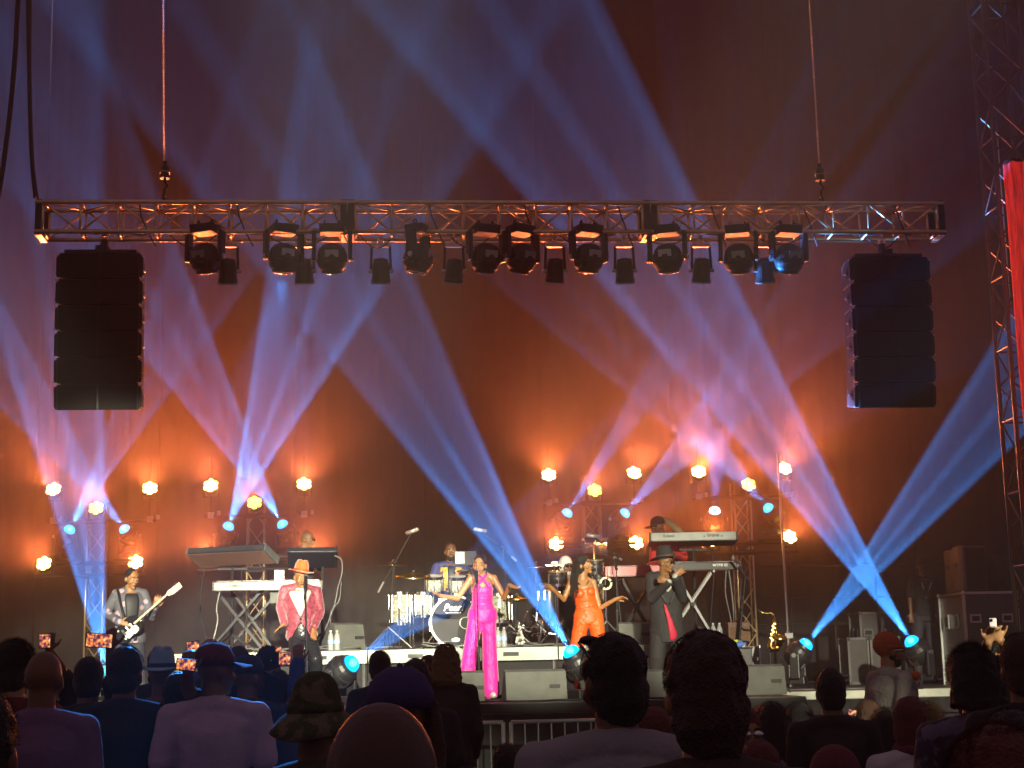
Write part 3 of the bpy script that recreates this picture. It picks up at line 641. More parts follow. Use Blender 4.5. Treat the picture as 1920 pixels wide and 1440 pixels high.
# ------------------------------------------------------------------ microphone stands
def mic(mb_parent,p,d,r=.026,name='microphone'):
    d=V(d).normalized()
    h=MB().lathe(p,d,[(.012,-.17),(.014,-.1),(.019,-.03),(.022,-.015),(.024,-.01)],12).build('microphone',BLK,mb_parent,smooth=True)
    MB().ball(p+d*.012,r).build('mic_grille',M('mic_mesh',(.55,.55,.52),.35,.8,bump=.6,bs=400),h,smooth=True)
    MB().lathe(p-d*.004,d,[(r*1.03,-.004),(r*1.03,.004)],14).build('mic_band',ALU,h)
def straight_mic(label,top,foot,Y,md_=(0,.5,.6),z0=None):
    a=at(*top,Y); b=at(*foot,Y); b.z=GZ if z0 is None else z0; t=thing('microphone_stand',label,'microphone stand',b,'microphone stands')
    d=V(md_).normalized(); a0=a-d*.17; mid=b.lerp(a0,.42)
    MB().lathe(b,Z,[(.13,0),(.13,.015),(.05,.035),(.02,.045)],24).build('round_base',BLK,t)
    MB().tube(b+Z*.03,mid,.014,n=10).build('lower_tube',BLK,t); MB().tube(mid,a0,.009,n=10).build('upper_tube',BLK,t)
    MB().tube(mid-Z*.03,mid+Z*.04,.02,n=12).build('clutch',RUB,t)
    MB().tube(a0-d*.01,a0+d*.07,.02,.016,n=10).build('mic_clip',BLK,t); mic(t,a,d)
def boom_mic(label,micp,joint,tail,foot,Y,zb,big=True):
    a=at(*micp,Y); j=at(*joint,Y); e=at(*tail,Y); f=at(*foot,Y); f=V((f.x,Y,zb)); t=thing('boom_stand',label,'microphone stand',f,'microphone stands')
    f2=V((j.x+(f.x-j.x)*.8,Y,zb+.3))
    MB().tube(f2,j,.012,n=8).build('pole',STEELD,t); MB().tube(e,a,.009,n=8).build('boom_arm',STEELD,t)
    MB().tube(e,e.lerp(j,.35),.018,n=10).build('counterweight',ALU,t); MB().ball(j,.03).build('boom_clutch',BLK,t)
    for q in range(3):
        an=R(100+120*q); MB().tube(f2,f2+V((math.cos(an)*.34,math.sin(an)*.34,-.29)),.011).build('leg',ALU,t); MB().ball(f2+V((math.cos(an)*.34,math.sin(an)*.34,-.29)),.016).build('rubber_foot',RUB,t)
    d=(a-e).normalized(); d=V((d.x,d.y-.2,d.z*.2)).normalized()
    MB().tube(a-d*.09,a+d*.07,.027,n=12).ball(a+d*.07,.027).build('microphone',M('silver_mic',(.6,.58,.5),.35,.6),t,smooth=True)
straight_mic('straight black microphone stand before the singer in pink',(893,1071),(899,1297),18.95)
straight_mic('straight black microphone stand before the man in the orange hat',(574,1082),(577,1300),18.9,(0,.6,.5))
straight_mic('second microphone on a thin stand just under the orange hat, behind the first',(573,1101),(578,1298),19.15,(0,.4,.5),GZ)
boom_mic('boom microphone stand leaning over the gold cymbal',(773,996),(740,1054),(709,1111),(724,1200),20.9,RZ)
boom_mic('boom microphone stand behind the singer in pink, arm over the drummer\'s other side',(900,994),(942,1027),(968,1052),(957,1192),21.1,RZ)
boom_mic('boom microphone stand reaching over the hanging chimes',(1112,1005),(1150,1040),(1166,1050),(1168,1195),20.9,RZ)
straight_mic('microphone stand at the end of the red keyboard',(1153,1048),(1158,1196),20.6,(0,.4,.6),RZ)
straight_mic('taller microphone stand at the wing end of the right keyboards',(1376,1048),(1384,1196),20.6,(-.4,.3,.6),RZ)
straight_mic('lower microphone stand beside the tallest one at the right keyboards',(1385,1063),(1386,1198),20.45,(-.3,.4,.6),RZ)
# ------------------------------------------------------------------ drum kit
def hoop_drum(t,c,ax,r,L,wrap,head=WHITEP,lugs=8):
    x,y,d=basis(ax)
    sh=MB().lathe(c,d,[(r,-L/2),(r,L/2)],28).build('shell',wrap,t,smooth=True)
    for s in(-1,1): MB().lathe(c+d*s*L/2,d,[(r*1.02,-.02),(r*1.055,-.02),(r*1.055,.02),(r*1.02,.02)],28,True).build('hoop',CHROME,t,smooth=False)
    for s in(-1,1): MB().lathe(c+d*s*(L/2+.002),d,[(r*1.02,-.004),(r*1.02,.004)],28).build('drum_head',head,t)
    for q in range(lugs):
        a=q*2*math.pi/lugs; e=(x*math.cos(a)+y*math.sin(a))*(r+.012)
        MB().bar(c+e-d*L*.45,c+e+d*L*.45,.012).build('tension_rod',CHROME,t)
DY=21.1
bc=at(853,1166,DY-.25); brd=.325; bc.z=RZ+brd+.02
t=thing('bass_drum','large bass drum with a dark front head and white lettering','drum',(bc.x,bc.y,RZ),'drum kit')
ax=V((0,1,0)); HOOPW=M('hoop_cream',(.6,.55,.35),.3)
MB().lathe(bc,ax,[(brd,-.22),(brd,.26)],40).build('shell',PEARLW,t,smooth=True)
for y_ in(-.23,.25): MB().lathe(bc+Yv*y_,ax,[(brd*.97,-.022),(brd*1.05,-.022),(brd*1.05,.022),(brd*.97,.022)],40,True).build('hoop',HOOPW,t)
hd=MB().lathe(bc-Yv*.225,ax,[(brd*.98,-.003),(brd*.98,.003)],40).build('drum_head',M('drumhead_dark',(.03,.03,.034),.65,bump=.05,spec=.2),t)
MB().torus(bc+V((.13,-.235,-.02)),Yv,.075,.008).build('port_ring',M('port_grey',(.2,.2,.2),.4),hd); MB().lathe(bc+V((.13,-.231,-.02)),Yv,[(.072,-.002),(.072,.002)],24).build('port_hole',RUB,hd)
text('Pearl','drum_lettering',LETW,bc+V((-.03,-.232,.18)),X,Z,.13,t,shear=.3,depth=.003); MB().box(bc+V((-.03,-.232,.115)),(.2,.004,.008)).build('lettering_underline',LETW,t)
MB().ell(bc+V((0,-.231,-.235)),(.055,0,0),(0,.003,0),(0,0,.026)).build('oval_badge',LETW,t)
for q in range(10):
    a=q*.628+.3; e=V((math.cos(a)*brd*1.06,0,math.sin(a)*brd*1.06))
    MB().box(bc+e-Yv*.245,(.035,.035,.03)).build('claw_hook',CHROME,t)
for s in(-1,1): MB().tube(bc+V((s*.28,-.05,-.15)),bc+V((s*.42,-.2,-brd-.01)),.01).build('spur',CHROME,t)
def tom(label,c,r,L,tilt,grp='drum kit'):
    t=thing('rack_tom',label,'drum',c-Z*L/2,grp); hoop_drum(t,c,(0,-math.sin(tilt),math.cos(tilt)),r,L,PEARLW,lugs=8)
    MB().tube(c-Z*L*.5+Yv*.05,c-Z*(L*.5+.18)+Yv*.08,.014).build('mount_arm',CHROME,t)
tom('sparkle rack tom over the bass drum, nearest the gold cymbal',at(814,1096,DY-.1),.115,.2,R(14))
tom('sparkle rack tom over the bass drum, nearest the singer in pink',at(858,1097,DY-.1),.115,.2,R(14))
tom('sparkle rack tom hidden mostly behind the pink singer\'s shoulder',at(895,1099,DY),.13,.22,R(12))
def floor_tom(label,c,r,L):
    t=thing('floor_tom',label,'drum',(c.x,c.y,RZ),'drum kit'); hoop_drum(t,c,(0,-.03,1),r,L,PEARLW,lugs=8)
    for q in range(3):
        a=q*2.09+.5; e=V((math.cos(a)*(r+.03),math.sin(a)*(r+.03),0)); MB().tube(V((c.x,c.y,RZ))+e,c+e,.011).build('leg',CHROME,t)
floor_tom('outer sparkle floor tom below the boom stand',at(749,1141,DY-.1),.125,.4)
floor_tom('inner sparkle floor tom between outer floor tom and bass drum',at(793,1134,DY),.13,.3)
floor_tom('sparkle floor tom half hidden behind the pink singer\'s hip',at(935,1140,DY+.2),.17,.36)
def cymbal(label,c,r,tilt,dirx,foot,mat=CYM,two=False):
    n=V((math.sin(tilt)*dirx,-math.sin(tilt),math.cos(tilt))).normalized(); b=V((foot if foot else c.x,c.y+.05,RZ)); t=thing('cymbal_stand',label,'cymbal',b,'drum kit')
    MB().lathe(c,n,[(r,-.012),(r*.6,.004),(r*.22,.014),(r*.19,.03),(r*.08,.045),(.001,.046)],36).build('cymbal',mat,t,smooth=True)
    if two: MB().lathe(c-n*.03,n,[(r,.012),(r*.6,-.004),(r*.22,-.014),(.001,-.02)],36).build('lower_cymbal',mat,t,smooth=True)
    MB().lathe(c,n,[(.022,.04),(.022,.07),(.001,.075)],12).build('wing_nut',CHROME,t)
    MB().tube(b+Z*.3,c+Z*.04,.011).build('pole',CHROME,t)
    for q in range(3):
        a=R(30+120*q); MB().tube(b+Z*.32,b+V((math.cos(a)*.3,math.sin(a)*.3,.01)),.01).build('leg',CHROME,t)
        MB().ball(b+V((math.cos(a)*.3,math.sin(a)*.3,.015)),.016).build('rubber_foot',RUB,t)
cymbal('dark thin cymbal seen edge on beside the boom stand',at(737,1059,DY),.21,R(2),1,None,M('dark_bronze',(.2,.15,.08),.35,1))
cymbal('gold cymbal tilted towards the audience over the floor toms',at(774,1078,DY-.15),.24,R(14),.1,None)
cymbal('cymbal half hidden between the drummer and the pink singer',at(884,1072,DY+.1),.2,R(16),.3,None)
cymbal('small flat cymbal between drum kit and the woman in orange',at(1005,1063,DY),.13,R(3),0,None)
cymbal('hi-hat pair of cymbals low behind the pink singer\'s raised hand',at(968,1122,DY),.18,R(2),0,None,two=True)
# music stand with papers beside the drummer
p=at(873,1047,DY+.6); t=thing('music_stand','music stand with a white sheet behind the pink singer\'s head','music stand',(p.x,p.y,RZ))
MB().box(p,(.3,.02,.2),Matrix.Rotation(R(-12),3,'X')).build('desk',BLK,t); MB().tube((p.x,p.y+.02,RZ),p,.012).build('pole',STEELD,t)
MB().box(p+V((-.08,-.02,.01)),(.13,.004,.17),Matrix.Rotation(R(-12),3,'X')).build('sheet',WHITEP,t)
# ------------------------------------------------------------------ percussion rig
p=at(1115,1013,21.2); t=thing('bar_chimes','rack of hanging bar chimes on a stand behind the woman in orange','chimes',(p.x,p.y,RZ))
MB().box(p+Z*.01,(.36,.05,.035)).build('wooden_bar',M('orange_wood',(.35,.12,.03),.5),t); MB().tube((p.x,p.y+.03,RZ),p+Yv*.03,.014).build('pole',CHROME,t)
for i in range(20):
    x=-.165+i*.0174; L=.13+.06*i/20; MB().tube(p+V((x,0,-.03)),p+V((x,0,-.03-L)),.0065,n=6).build('chime',CHROME,t)
for q in range(3): a=R(40+120*q); MB().tube(V((p.x,p.y,RZ+.3)),V((p.x+math.cos(a)*.3,p.y+math.sin(a)*.3,RZ+.01)),.012).build('leg',CHROME,t)
def conga(label,c,r,h,mat):
    t=thing('conga_drum',label,'drum',(c.x,c.y,RZ),'congas'); 
    MB().lathe((c.x,c.y,RZ),Z,[(r*.7,.25),(r*.85,.3+h*.2),(r*1.12,.3+h*.55),(r*1.05,.3+h*.8),(r,.3+h)],24).build('shell',mat,t,smooth=True)
    MB().lathe((c.x,c.y,RZ+.3+h),Z,[(r*.98,.012),(r*1.06,0),(r*1.06,-.04),(r,-.04)],24,True).build('rim',CHROME,t); MB().lathe((c.x,c.y,RZ+.3+h),Z,[(r*.99,.002),(r*.99,.01)],24).build('drum_head',WHITEP,t)
    for q in range(3): a=R(90+120*q); MB().tube((c.x+math.cos(a)*r*.8,c.y+math.sin(a)*r*.8,RZ+.35),(c.x+math.cos(a)*r*1.5,c.y+math.sin(a)*r*1.5,RZ),.012).build('leg',CHROME,t)
    for q in range(6): a=q*1.047; MB().box((c.x+math.cos(a)*r*1.1,c.y+math.sin(a)*r*1.1,RZ+.3+h*.7),(.02,.02,.12)).build('lug',CHROME,t)
DKW=M('conga_dark',(.04,.03,.03),.3)
conga('dark conga drum nearest the drum kit side of the percussion rig',at(1030,1140,21.2),.13,.55,DKW)
conga('dark conga drum just behind the woman in orange',at(1066,1140,21.3),.14,.55,DKW)
def bongo(label,px,py,r,L):
    c=at(px,py,20.9); t=thing('hand_drum',label,'drum',(c.x,c.y,RZ),'small percussion drums'); hoop_drum(t,c,(0,-.15,1),r,L,BLK,M('head_cream',(.6,.55,.25),.5),6)
    MB().tube((c.x,c.y+.02,RZ+.3),c-Z*L/2,.013).build('pole',CHROME,t)
    for q in range(3): a=R(60+120*q); MB().tube(V((c.x,c.y+.02,RZ+.32)),V((c.x+math.cos(a)*.28,c.y+math.sin(a)*.28,RZ+.01)),.012).build('leg',CHROME,t)
bongo('small drum with a yellowish head behind the orange singer\'s face',1116,1063,.105,.14); bongo('small drum with chrome lugs lower behind the orange singer\'s neck',1122,1088,.085,.12); bongo('shallow timbale on a stand between drum kit and congas',1045,1085,.13,.15)
p=at(1136,1094,20.8); t=thing('tambourine','pale green tambourine with a notch hung on the percussion stand','tambourine',p)
MB().torus(p,(0.15,-1,.1),.075,.018,24,6,.86).build('frame',M('pale_green',(.5,.6,.35),.4),t,smooth=True); 
for q in range(6): a=q*.9+.3; MB().ball(p+V((math.cos(a)*.075,0,math.sin(a)*.075)),.014).build('jingle',CHROME,t)
MB().tube(p+V((0,.03,-.08)),V((p.x,p.y+.03,RZ+.3)),.012).build('pole',CHROME,t)
for q in range(3): a=R(80+120*q); MB().tube(V((p.x,p.y+.03,RZ+.32)),V((p.x+math.cos(a)*.32,p.y+math.sin(a)*.32,RZ+.01)),.013).build('leg',ALU,t)
t_=p
for lb,px,py,tx in(('chrome clamp arm holding a cowbell beside the timbale',1040,1060,0),):
    p=at(px,py,21.0); t=thing('cowbell_stand',lb,'cowbell',(p.x,p.y,RZ)); MB().tube((p.x,p.y,RZ),p,.013).build('pole',CHROME,t); MB().box(p+Z*.03,(.12,.06,.06),None,.8).build('cowbell',CHROME,t,bevel=.01); MB().bar(p-X*.12+Z*.0,p+X*.12,.016).build('clamp_arm',CHROME,t)
    MB().lathe((p.x,p.y,RZ),Z,[(.15,0),(.15,.02),(.02,.04)],16).build('round_base',BLK,t)
# heap of percussion bits and leads between drum kit and congas
m=MB()
for i in range(70):
    c=at(rng.uniform(966,1030),rng.uniform(1160,1193),rng.uniform(20.6,21.0)); c.z=max(RZ+.02,c.z)
    if rng.random()<.5: m.ball(c,rng.uniform(.008,.02),8,5)
    else: m.bar(c,c+V((rng.uniform(-.12,.12),rng.uniform(-.05,.05),rng.uniform(-.02,.14))),.012)
m.build('percussion_clutter',CHROME,kind='stuff')
p=at(975,1172,20.7); t=thing('folding_sign','small black and white patterned triangle standing by the percussion','sign',(p.x,p.y,RZ))
MB().prism([(-.08,0),(.08,0),(-.01,.34)],V((p.x,p.y,RZ)),X,Z,Yv*.03).build('panel',patterned('bw_pattern',(.03,.03,.03),(.6,.6,.5),18,.5),t)
m=MB()
for i in range(46):
    a=at(rng.uniform(345,1370),1200,20.35+rng.uniform(.05,.8)); a.z=RZ+.012; pts=[a]; an=rng.uniform(0,6.28)
    for k in range(9):
        an+=rng.uniform(-.9,.9); a=a+V((math.cos(an)*.09,math.sin(an)*.045,rng.uniform(-.01,.016))); a.z=max(RZ+.012,a.z); a.y=max(20.3,a.y); pts.append(a.copy())
    m.path(pts,.008,5)
m.build('riser_cables',GC,kind='stuff',smooth=True)
# ------------------------------------------------------------------ wedges, bottles, amp, saxophone
def wedge(label,px0,px1,ytop,Y,z0,h,yw=0,d=.5,rear=False):
    a=at(px0,ytop,Y); b=at(px1,ytop,Y); wd=b.x-a.x; c=V(((a.x+b.x)/2,Y,z0)); m=Matrix.Rotation(yw,3,'Z'); t=thing('stage_monitor',label,'monitor speaker',c,'wedge monitors')
    ex,ey=m@X,m@Yv
    poly=[(0,0),(d,0),(d*.92,h*.35),(d*.42,h),(.08,h*.92)] 
    MB().prism(poly,c-ex*wd/2,ey,Z,ex*wd).build('cabinet',GREY,t,bevel=.008)
    n=(Z*(d*.5)+ey*(h*.65)).normalized(); e=(V((0,0,0))+ey*(d*.5)-Z*(h*.65)).normalized()
    MB().box(c+ey*(d*.67)+Z*(h*.675)+n*.008,(wd-.06,.008,.3*h/.36),Matrix((ex,n,e)).transposed()).build('grille',GRILLE,t)
    MB().box(c+V((0,0,0))-ey*.001+ey*.03+Z*h*.45+ex*wd*.3,(.12,.02,.04),m).build('handle_recess',RUB,t)
    return t
wedge('grey wedge monitor lying between the bottles and the drum kit',629,690,1166,20.5,RZ,.36,R(28),.5)
wedge('grey wedge monitor on the riser behind the suited man',1160,1221,1137,20.6,RZ,.3,0,.45)
wedge('wide grey wedge monitor in front of the dark suited man',1203,1316,1228,18.4,GZ,.33,0)
wedge('wide grey wedge monitor below the saxophone',1382,1472,1218,18.6,GZ,.36,0)
wedge('dark wide wedge monitor between the pink and orange singers',948,1063,1236,18.3,GZ,.36,R(3))
wedge('dark wedge monitor hiding the pink singer\'s foot',852,908,1239,18.5,GZ,.36,0)
wedge('small grey wedge monitor at the man in the pink jacket\'s feet',560,615,1256,18.3,GZ,.24,0)
wedge('pale edged wedge monitor at the outer stage corner',156,206,1275,18.4,GZ,.3,R(60),.55)
BOT=M('bottle_plastic',(.75,.8,.78),.12,trans=.55); LAB=M('bottle_label',(.35,.5,.75),.5,var=.4,vs=60)
def bottle(label,px,py,Y,z0,k=1):
    c=at(px,py,Y); c=V((c.x,Y,z0)); t=thing('water_bottle',label,'bottle',c,'water bottles')
    MB().lathe(c,Z,[(.03*k,0),(.034*k,.01),(.034*k,.06),(.032*k,.07),(.034*k,.08),(.034*k,.15*k),(.026*k,.18*k),(.013*k,.2*k),(.013*k,.215*k)],16).build('bottle',BOT,t,smooth=True)
    MB().lathe(c,Z,[(.0355*k,.085),(.0355*k,.135)],16).build('paper_label',LAB,t); MB().lathe(c+Z*.212*k,Z,[(.015*k,0),(.015*k,.02),(.001,.02)],12).build('screw_cap',WHITEP,t)
for i,(px,lb) in enumerate(((620,'water bottle in the outer pair beside the wedge, nearer the man in pink'),(632,'water bottle touching the small wedge monitor by the left keyboards'),(934,'water bottle behind the pink singer\'s thigh, nearer her leg'),(945,'water bottle behind the pink singer\'s thigh, further from her leg'),(1100,'lone water bottle seen between the orange singer\'s legs'),(1338,'water bottle of the pair under the right keyboards, nearer the stand'),(1350,'water bottle of the pair under the right keyboards, nearer the amplifier'))): bottle(lb,px,1200,20.35,RZ,1.12)
c=at(1383,1180,20.8); t=thing('guitar_amplifier','small brown amplifier beside the end of the riser','amplifier',(c.x,c.y,RZ-.02))
MB().box((c.x,c.y,RZ+.14),(.3,.22,.26)).build('cabinet',WOOD,t,bevel=.012); MB().box((c.x,c.y-.113,RZ+.12),(.25,.01,.18)).build('speaker_cloth',M('brown_cloth',(.16,.09,.05),.9,bump=.5,bs=300),t); MB().bar((c.x-.06,c.y,RZ+.285),(c.x+.06,c.y,RZ+.285),.02).build('handle',RUB,t)
for k in range(4): MB().tube((c.x-.09+k*.05,c.y-.112,RZ+.235),(c.x-.09+k*.05,c.y-.126,RZ+.235),.01).build('dial',BLK,t)
c=at(1405,1195,20.45); t=thing('grey_equipment_case','small grey metal case standing beyond the riser end','case',(c.x,20.6,GZ)); MB().box((c.x,20.6,GZ+.3),(.26,.3,.58)).build('case',M('case_grey',(.2,.2,.2),.5,.4),t,bevel=.01)
for s in(-1,1): MB().box((c.x+s*.13,20.45,GZ+.3),(.02,.02,.6)).build('edge_trim',ALU,t)
# yellow cloth and blue bottle at riser end
c=at(1362,1185,20.3); tag(MB().box((c.x,20.35,RZ+.018),(.3,.14,.035)).build('folded_towel',M('lime_cloth',(.5,.65,.05),.9,bump=.5),bevel=.014),'folded lime green towel on the riser beside the bottles','towel')
c=at(1382,1216,19.9); tag(MB().lathe((c.x,19.9,GZ+.6-.0),(1,0,.2),[(.03,-.09),(.033,0),(.033,.06),(.012,.1),(.012,.12)],12).build('blue_bottle',M('blue_plastic',(.1,.2,.7),.2),smooth=True),'small blue bottle lying beyond the riser end','bottle')
bb=bpy.data.objects['blue_bottle']
MBs=MB().box((c.x,19.95,GZ+.28),(.34,.3,.56)); t=thing('black_stool','black box stool carrying the blue bottle','stool',(c.x,19.95,GZ)); MBs.build('seat_box',BLK,t,bevel=.01); MB().box((c.x,19.95,GZ+.563),(.36,.32,.02)).build('top_pad',RUB,t,bevel=.005)
# saxophone on its stand
Y=19.4
def sx(px,py,dy=0): return at(px,py,Y+dy)
base=sx(1443,1216); t=thing('saxophone','golden saxophone standing upright at the edge of the stage','saxophone',(base.x,Y,base.z-.02),)
P=[sx(1452,1157),sx(1451,1170),sx(1449,1185),sx(1447,1200),sx(1444,1211),sx(1448,1217,-.01),sx(1456,1216,-.02),sx(1459,1209,-.04)]
MB().path([sx(1424,1145),sx(1430,1149),sx(1438,1150),sx(1445,1149),sx(1450,1152),P[0]],[.012,.012,.013,.015,.016,.018],10).build('neck',GOLDB,t,smooth=True)
MB().path([sx(1420,1144),sx(1424,1145)],[.013,.013],8).build('mouthpiece',RUB,t)
MB().path(P,[.019,.022,.027,.032,.037,.042,.045,.05],14).build('body_tube',GOLDB,t,smooth=True)
MB().lathe(sx(1461,1203,-.06),(.15,-.35,1),[(.05,-.05),(.058,0),(.085,.07),(.088,.07),(.06,.0)],20).build('bell',GOLDB,t,smooth=True)
for k in range(9):
    q=P[1].lerp(P[3],k/8); MB().lathe(q+V((.012*(-1)**k,-.03,0)),(0,-1,.1),[(.018,0),(.018,.012),(.001,.014)],12).build('key_cup',GOLDB,t)
MB().path([P[1]+V((.03,-.02,0)),P[2]+V((.04,-.02,0)),P[3]+V((.045,-.03,0))],.005).build('key_rod',GOLDB,t,smooth=True)
b=V((base.x,Y+.02,GZ)); s_=thing('saxophone_stand','small black stand holding the saxophone upright','stand',b)
MB().tube(b+Z*.05,sx(1447,1205)+Yv*.05,.014).build('pole',BLK,s_)
for q in range(3): a=R(90+120*q); MB().tube(b+Z*.25,b+V((math.cos(a)*.25,math.sin(a)*.25,.01)),.012).build('leg',BLK,s_)
# ------------------------------------------------------------------ road cases and side wing
def flight(label,px0,px1,py0,Y,dep,z0,yw,mat,cat='road case',handles=True,grp='road cases',trim=None):
    ALU=trim or MATS['aluminium']
    a=at(px0,py0,Y); b=at(px1,py0,Y); wd=b.x-a.x; h=a.z-z0; c=V(((a.x+b.x)/2,Y+dep/2,z0)); m=Matrix.Rotation(yw,3,'Z'); t=thing('road_case',label,cat,c,grp); P=lambda x,y,z:c+m@V((x,y,z))
    MB().box(c+Z*(h/2+.05*0),(wd-.02,dep-.02,h-.02),m).build('panel_box',mat,t)
    for sx_ in(-1,1):
        for sy in(-1,1): MB().box(P(sx_*wd/2,sy*dep/2,h/2),(.035,.035,h),m).build('edge_trim',ALU,t)
        MB().box(P(sx_*wd/2,0,h),(.035,dep,.035),m).build('edge_trim',ALU,t); MB().box(P(0,sx_*dep/2,h),(wd,.035,.035),m).build('edge_trim',ALU,t); MB().box(P(0,sx_*dep/2,.02),(wd,.035,.035),m).build('edge_trim',ALU,t)
        for sy in(-1,1): MB().ball(P(sx_*wd/2,sy*dep/2,h),.035,8,6).build('ball_corner',ALU,t)
    if handles:
        for s in(-.3,.3):
            MB().box(P(s*wd,-dep/2-.0,h*.72),(.16,.02,.12),m).build('latch_plate',ALU,t); MB().box(P(s*wd,-dep/2-.008,h*.72),(.11,.02,.07),m).build('latch_recess',RUB,t)
        for s in(-.2,.2): 
            MB().box(P(-wd/2-.004,s*dep,h*.7),(.02,.12,.2),m).build('handle_plate',ALU,t); MB().box(P(-wd/2-.012,s*dep,h*.7),(.02,.06,.14),m).build('handle_recess',RUB,t)
    return t
CASE=M('case_laminate',(.05,.042,.04),.45,bump=.1)
flight('large black road case with bright edges carrying two cabinets at the wing',1806,1905,1112,21.6,1.0,GZ,R(0),CASE)
for i,(px0,px1,py,lb) in enumerate(((1784,1822,1030,'outer dark speaker cabinet with a lit rounded edge on the road case'),(1800,1852,1023,'second dark speaker cabinet on the road case, nearer the tower'))):
    Y=21.7+.42*(1-i); a=at(px0 if i==0 else px0,py,Y); b=at(px1,py,Y); zc=at(1806,1112,21.6).z+.02; wd=b.x-a.x
    t=thing('speaker_cabinet',lb,'speaker',((a.x+b.x)/2,Y,zc),'cabinets stacked on the road case')
    hh=a.z-zc
    MB().prism([(-wd/2+.04,0),(wd/2-.04,0),(wd/2,.1),(wd/2,.36),(-wd/2,.36),(-wd/2,.1)],V(((a.x+b.x)/2,Y,zc)),X,Yv,Z*hh).build('cabinet',M('cab_brown',(.07,.05,.035),.6,bump=.2),t,bevel=.03)
    MB().box(((a.x+b.x)/2,Y-.008,zc+hh/2),(wd-.12,.012,hh-.08)).build('grille',GRILLE,t)
    MB().box((a.x-.004,Y+.22,zc+hh*.6),(.014,.12,.06)).build('handle_recess',RUB,t)
c=at(1872,1065,22); tag(MB().ell((c.x,22.0,at(1806,1112,21.6).z+.26),(.26,0,0),(0,.22,0),(0,0,.3)).blob('black_drape',BLKM,None,.03,3,.06,.12),'bundled black drape heaped on the road case beside the cabinets','drape')
flight('low dark case with two framed doors on the wing floor',1590,1626,1198,24.0,.5,GZ,0,CASE,handles=False,trim=M('dull_trim',(.12,.12,.12),.5,.5)); flight('wider low dark case with a framed door beside the first one',1632,1700,1196,24.0,.6,GZ,0,CASE,handles=False,trim=M('dull_trim',(.12,.12,.12),.5,.5))
flight('black case stacked upstage in the dark wing',1612,1682,1150,25.2,.6,GZ,0,CASE,trim=MATS['dull_trim'])
rl=thing('guard_rail','dark pipe guard rail along the back of the side wing','rail',(at(1500,1100,26).x,26,GZ))
for py in(1062,1122,1172): MB().tube(at(1408,py,26),at(1800,py-6,26),.022).build('rail_pipe',STEELD,rl)
for px in(1410,1480,1560,1640,1720,1800): p=at(px,1062-(px-1408)*.015,26); MB().tube(V((p.x,26,GZ)),p,.024).build('rail_post',STEELD,rl)
p=at(1458,850,23.6); t=thing('thin_mast','slim pale mast pole standing at the wing end of the light towers','mast',(p.x,23.6,GZ))
MB().tube((p.x+.02,23.6,GZ),(p.x+.02,23.6,2.2),.03).build('lower_tube',ALU,t); MB().tube((p.x+.02,23.6,2.2),p+X*.0,.02).build('upper_tube',ALU,t); MB().box((p.x+.02,23.58,2.12),(.12,.06,.08)).build('clamp',WHITEP,t)
# coiled leads on the wing floor behind the moving head
m=MB(); c=at(1560,1255,21.9)
for i in range(5): m.torus((c.x+rng.uniform(-.08,.08),21.9+rng.uniform(-.1,.1),GZ+.02+.03*i),(rng.uniform(-.3,.3),rng.uniform(-.3,.3),1),.16+.03*rng.random(),.014)
tag(m.build('coiled_cable',RUB,smooth=True),'coiled black lead lying behind the moving head by the saxophone','cable')
for lb,pts in (('dark lead snaking along the stage edge below the pink singer',[(800,18.0),(870,17.75),(930,17.9),(1000,17.7),(1060,17.95),(1150,17.8)]),('dark lead along the edge in front of the wide wedges',[(1180,17.8),(1260,17.7),(1330,17.9),(1395,17.75)]),('dark lead lying around the outer stage corner',[(60,18.0),(140,17.8),(220,18.1),(330,17.9)]),('pale lead lying along the wing deck edge',[(1420,20.6),(1480,20.5),(1560,20.65),(1640,20.5),(1720,20.7)])):
    P=[]
    for px,Y in pts: q=at(px,1300,Y); P.append(V((q.x,Y,GZ+.012)))
    Q=[P[0].lerp(P[1],0)]
    for i in range(len(P)-1):
        for k in range(1,7): 
            q=P[i].lerp(P[i+1],k/6); q.y+=.05*math.sin(k+i); Q.append(q)
    tag(MB().path(Q,.012).build('stage_cable',GC if 'pale' in lb else RUB,smooth=True),lb,'cable','leads on the stage floor')
# ------------------------------------------------------------------ crowd barriers
x0=at(560,1343,16.2).x; bl=[]
BAR=M('barrier_steel',(.3,.3,.3),.4,.9)
names=['steel crowd barrier in front of the singers, nearest the purple cap','steel crowd barrier below the pink and orange singers','steel crowd barrier below the dark suited man','steel crowd barrier below the wing deck\'s inner corner','steel crowd barrier below the interviewer\'s side of the wing']
for i in range(5):
    xx=x0+i*2.12; t=thing('crowd_barrier',names[i],'barrier',(xx+1.05,16.2,0),'crowd barriers along the stage'); zt=1.2
    for z in(zt,.22): MB().tube((xx+.03,16.2,z),(xx+2.07,16.2,z),.02).build('rail',BAR,t,smooth=True)
    for x in(xx+.03,xx+2.07): MB().tube((x,16.2,.05),(x,16.2,zt),.02).build('post',BAR,t,smooth=True)
    for k in range(14): MB().tube((xx+.17+k*.136,16.2,.22),(xx+.17+k*.136,16.2,zt),.0085,n=6).build('bar',BAR,t)
    for x in(xx+.3,xx+1.8): MB().bar((x,15.9,.02),(x,16.5,.02),.04).build('foot',BAR,t)
